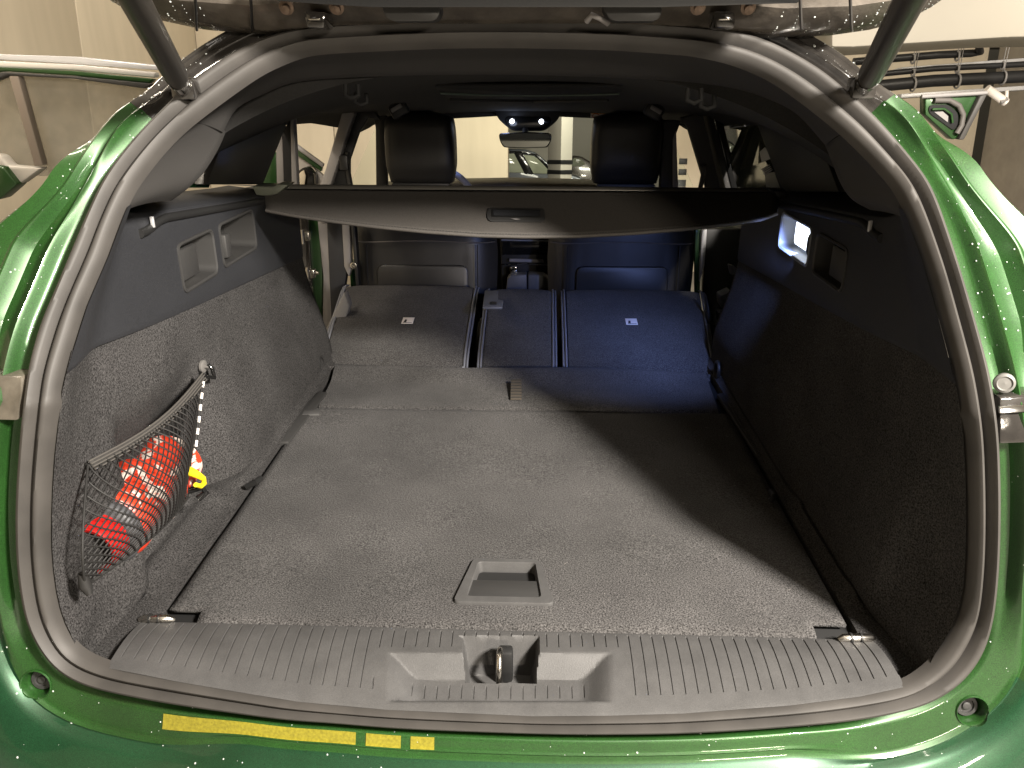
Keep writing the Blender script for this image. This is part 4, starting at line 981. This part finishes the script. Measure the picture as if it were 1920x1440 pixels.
pa = [(.0001, -.060), (.028, -.062), (.031, -.098), (.036, -.100), (.0385, -.094), (.0385, -.062), (.047, -.058), (.050, -.052), (.049, -.040), (.052, -.036)] + [(.054, -.03 + .0125 * k) for k in range(9)] + [(.047, .077), (.02, .091), (.0001, .091)]
bottle('red_bottle', c0, axis, fat(pa), 'red and white bottle with grey collar and red cap, nearest in the net', 1, 'bottle', mfa)
pb_ = [(.0001, -.075), (.03, -.074), (.044, -.066)] + [(.049, -.058 + .0125 * k) for k in range(10)] + [(.043, .062), (.02, .066), (.0001, .066)]
c1 = X(288, 910, -.606)
bottle('red_bottle', c1 + axis * .02, (axis + Vector((0, 0, .15))).normalized(), fat(pb_), 'red and white wrapped roll lying behind the near bottle in the net', 2, 'bottle', mfb)
hp = [X(342, 879, -.560), X(356, 884, -.545), X(370, 890, -.53), X(381, 897, -.53), X(383, 906, -.53), X(376, 912, -.53), X(367, 909, -.53)]
yh = tube('yellow_hook', hp, [.0075, .0085, .0062, .0048, .0048, .0045, .004], YEL, None, None, 10)
tag(yh, 'yellow plastic hook poking out of the front of the net', 'hook')

# ================================================================== THE GARAGE (its level runs a few degrees down from the car's)
TH = R(5.5); ct, st_ = math.cos(TH), math.sin(TH)
def G(x, y, z): return Vector((x, y * ct + z * st_, z * ct - y * st_ + .22))
def gplane(px, py, p0, n):
    d = ray(px, py); p0 = G(*p0); q = G(*n) - G(0, 0, 0); return CAM + d * ((p0 - CAM).dot(q) / d.dot(q))
def gy(px, py, y): return gplane(px, py, (0, y, 0), (0, 1, 0))
def gx(px, py, x): return gplane(px, py, (x, 0, 0), (1, 0, 0))
GD = Vector((0, ct, -st_)); GU = Vector((0, st_, ct))
def gbox(name, x0, x1, y0, y1, z0, z1, m, parent=None, label=None, bev=.004):
    return prism(name, [G(x0, y0, z0), G(x1, y0, z0), G(x1, y1, z0), G(x0, y1, z0)], GU * (z1 - z0), m, parent, label, bev)
fl_ = gbox('garage_floor', -9, 9, -4, 19, -.12, -.02, STONE); fl_['kind'] = 'structure'
ce = gbox('garage_ceiling', -9, 9, -4, 19, 3.05, 3.15, CEIL); ce['kind'] = 'structure'
# left wall: cast panels with joints
lw_ = thing('garage_wall', tuple(G(-2.9, 3, 0)), 'pale concrete wall of cast panels along the left side of the car', 'wall')
xw = -2.9
yj = [-4, gx(127, 50, xw).y / ct + .25]
edges = [-4.0, 1.2, 3.5, 5.2, 7.2]
for a, b in zip(edges, edges[1:]): gbox('wall_panel', xw - .2, xw, a + .006, b - .006, -.02, 3.05, CONC, lw_, None, .008)
gbox('joint_filler', xw - .19, xw - .015, -4, 7.2, -.02, 3.04, CONCG, lw_, None, 0)
xe = gy(953, 260, 7.0).x
fw_ = thing('garage_wall', tuple(G(-1.5, 7.1, 0)), 'pale concrete wall ahead of the car seen through the left half of the windscreen', 'wall')
for a, b in ((-2.9, -1.75), (-1.75, xe)):
    if b > a: gbox('wall_panel', a + .003, b - .003, 7.0, 7.25, -.02, 3.05, CONC, fw_, None, .006)
# column with black stripes
x0, x1, x2 = gy(1028, 280, 9.5).x, gy(1052, 280, 9.5).x, gy(1075, 280, 9.5).x
colm = thing('striped_column', tuple(G((x0 + x2) / 2, 9.7, 0)), 'pale concrete column with black bands behind the windscreen', 'column')
prism('shaft', [G(x0, 9.75, -.02), G(x1, 9.5, -.02), G(x2, 9.75, -.02), G(x1, 10.1, -.02)], GU * 3.1, CEIL, colm, None, .01)
for py in (300, 319, 337):
    zA = (gy(1050, py, 9.5) - G(0, 9.5, 0)).dot(GU); zB = (gy(1050, py + 8, 9.5) - G(0, 9.5, 0)).dot(GU)
    prism('black_band', [G(x0 - .008, 9.745, zB), G(x1, 9.492, zB), G(x2 + .008, 9.745, zB), G(x1, 10.1, zB)], GU * (zA - zB), BLACK, colm, None, .002)
# second striped wall seen through the front right window
sw0, sw1 = gy(1255, 290, 8.0).x, gy(1345, 290, 8.0).x
c2 = thing('striped_wall', tuple(G(sw0, 8.1, 0)), 'pale wall end with black bands seen through the front right side window', 'wall')
gbox('wall_panel', sw0, sw1 + 2.5, 8.0, 8.25, -.02, 3.05, CONC, c2, None, .006)
xm = gy(1289, 290, 8.0).x
for py, h in ((297, 11), (317, 11), (337, 40)):
    zA = (gy(1280, py, 8.0) - G(0, 8, 0)).dot(GU); zB = (gy(1280, py + h, 8.0) - G(0, 8, 0)).dot(GU)
    gbox('black_band', gy(1274, 290, 8.0).x, xm, 7.990, 8.0, zB, zA, BLACK, c2, None, .001)
fr = gbox('back_wall', -3, 9, 15.5, 15.8, -.02, 3.05, CEIL); tag(fr, 'bright far wall behind the parked cars', 'wall')
rw = thing('garage_wall', tuple(G(4.4, 4, 0)), 'grey concrete wall beyond the right rear corner of the car', 'wall')
for a, b in ((1.0, 4.2), (4.2, 7.95)): gbox('wall_panel', 4.4, 4.6, a + .004, b - .004, -.02, 2.45, CONCG, rw, None, .006)
p1 = gy(1690, 0, 3.4)
bm_ = tag(prism('ceiling_beam', [gy(1560, -60, 3.6), gy(2100, -60, 3.6), gy(2100, 66, 3.6), gy(1890, 70, 3.6), gy(1600, 88, 3.6), gy(1560, 88, 3.6)], GD * .35, CEIL, None, None, .01), 'pale ceiling beam above the right rear corner', 'beam')
# pipes
pgroup = 'black pipes under the ceiling'
for k, (ya, yb, w, lb) in enumerate(((112, 97, 13, 'topmost of the black pipes under the ceiling, with an elbow'), (138, 120, 10, 'middle of the black pipes under the ceiling'), (160, 143, 21, 'lowest and thickest of the black pipes under the ceiling'))):
    pth = [gy(1600, ya + 6, 5.2), gy(1750, lerp(ya, yb, .5), 5.2), gy(1930, yb, 5.2)]
    if k == 0: pth = [gy(1600, ya + 4, 5.2), gy(1760, 103, 5.2), gy(1822, 100, 5.2), gy(1838, 97, 5.18), gy(1835, 84, 5.1), gy(1808, 70, 5.0)]
    pt = tag(tube('ceiling_pipe', pth, w / 1450 * 5.1 / 2 * 1.0, PIPE, None, None, 14), lb, 'pipe', pgroup)
    pt['label'] = lb
    for a in (1712, 1795, 1880):
        if k == 0 and a > 1800: continue
        c = gy(a, lerp(ya, yb, (a - 1690) / 230), 5.18); rr_ = w / 1450 * 5.1 / 2 + .004
        tube('pipe_clip', [c + Vector((0, rr_ * math.cos(q), rr_ * math.sin(q))) for q in [6.283 * m / 14 for m in range(14)]], .006, GREYTRIM, pt, None, 6, True)
        tube('pipe_hanger', [c + Vector((0, 0, rr_)), c + Vector((0, 0, rr_ + .45))], .0025, GREYTRIM, pt, None, 6)
tr = tag(prism('cable_tray', [gy(1690, 176, 5.1), gy(1930, 160, 5.1), gy(1930, 168, 5.1), gy(1690, 184, 5.1)], GD * .12, LIGHTPL, None, None, .004), 'light metal cable tray below the black pipes', 'cable tray')
tr2 = tag(prism('cable_tray', [gy(1690, 126, 5.4), gy(1930, 108, 5.4), gy(1930, 114, 5.4), gy(1690, 132, 5.4)], GD * .12, LIGHTPL, None, None, .004), 'thin metal tray between the black pipes', 'cable tray')
lm = thing('ceiling_lamp', tuple(gy(1868, 180, 4.8)), 'white tube lamp hanging under the pipes at the right edge', 'lamp')
tube('lamp_body', [gy(1850, 166, 4.8), gy(1886, 192, 4.8)], .024, WHITE, lm, None, 12)
tube('lamp_arm', [gy(1888, 170, 4.8), gy(1887, 186, 4.8)], .010, WHITE, lm, None, 8)
tube('lamp_end', [gy(1875, 192, 4.79), gy(1888, 186, 4.79)], .016, GREYTRIM, lm, None, 8)

# parked cars seen through the windscreen
def sedan(name, y, pts, glass1, glass2, paint, label, mirror, ext, hl_):
    t = thing(name, tuple(gy(pts[0][0], pts[0][1], y)), label, 'car')
    def pr(n, pxs, dy, th, m, lb=None, bev=.01, r=0):
        return prism(n, [gy(a, b, y + dy) for a, b in (roundpoly(pxs, r) if r else pxs)], GD * th, m, t, lb, bev)
    pr('body', pts, 0, 1.7, paint, None, .03)
    for g in glass1: pr('side_window', g, -.012, .02, mat('car_glass', (.22, .23, .17), .06), None, .004, 3)
    for g in glass2: pr('window_frame', g, -.018, .02, GLOSS, None, .004)
    if mirror: pr('door_mirror', mirror, -.16, .16, GLOSS, None, .02, 4)
    for a, b in hl_: lathe('headlamp', [(.035, 0), (.03, .03), (.0001, .04)], gy(a, b, y - .02), -GD, mat('lamp_lens', (.9, .9, .9), .1, emit=((1, 1, 1), .6)), t, None, 12)
    for f in (-.2, .9): pass
    return t
sedan('parked_car', 11.0, [(870, 330), (880, 290), (930, 279), (985, 280), (1005, 286), (1032, 309), (1044, 324), (1075, 329), (1098, 336), (1112, 346), (1116, 376), (1110, 392), (870, 392)],
      [[(900, 322), (904, 292), (935, 287), (968, 287), (975, 300), (990, 324), (940, 323)], [(995, 325), (980, 290), (1000, 292), (1020, 305), (1036, 326)]],
      [[(962, 284), (978, 284), (1001, 326), (984, 326)], [(1000, 288), (1006, 288), (1044, 327), (1036, 327)], [(930, 282), (985, 283), (1004, 289), (1000, 292), (980, 288), (905, 288)]],
      CARGREY, 'grey saloon car parked beyond the windscreen, seen from its side', [(1043, 318), (1052, 314), (1060, 320), (1056, 336), (1046, 334)], 0, [(1070, 338), (1076, 341)])
sedan('parked_car', 14.2, [(1010, 392), (1010, 330), (1040, 325), (1060, 312), (1074, 291), (1090, 293), (1104, 301), (1124, 318), (1150, 330), (1190, 345), (1200, 392)],
      [[(1076, 296), (1090, 298), (1098, 308), (1088, 312), (1066, 312)]], [], CARDARK, 'dark brown car behind the column with only its roof line showing', None, 0, [])
tag_ = 0
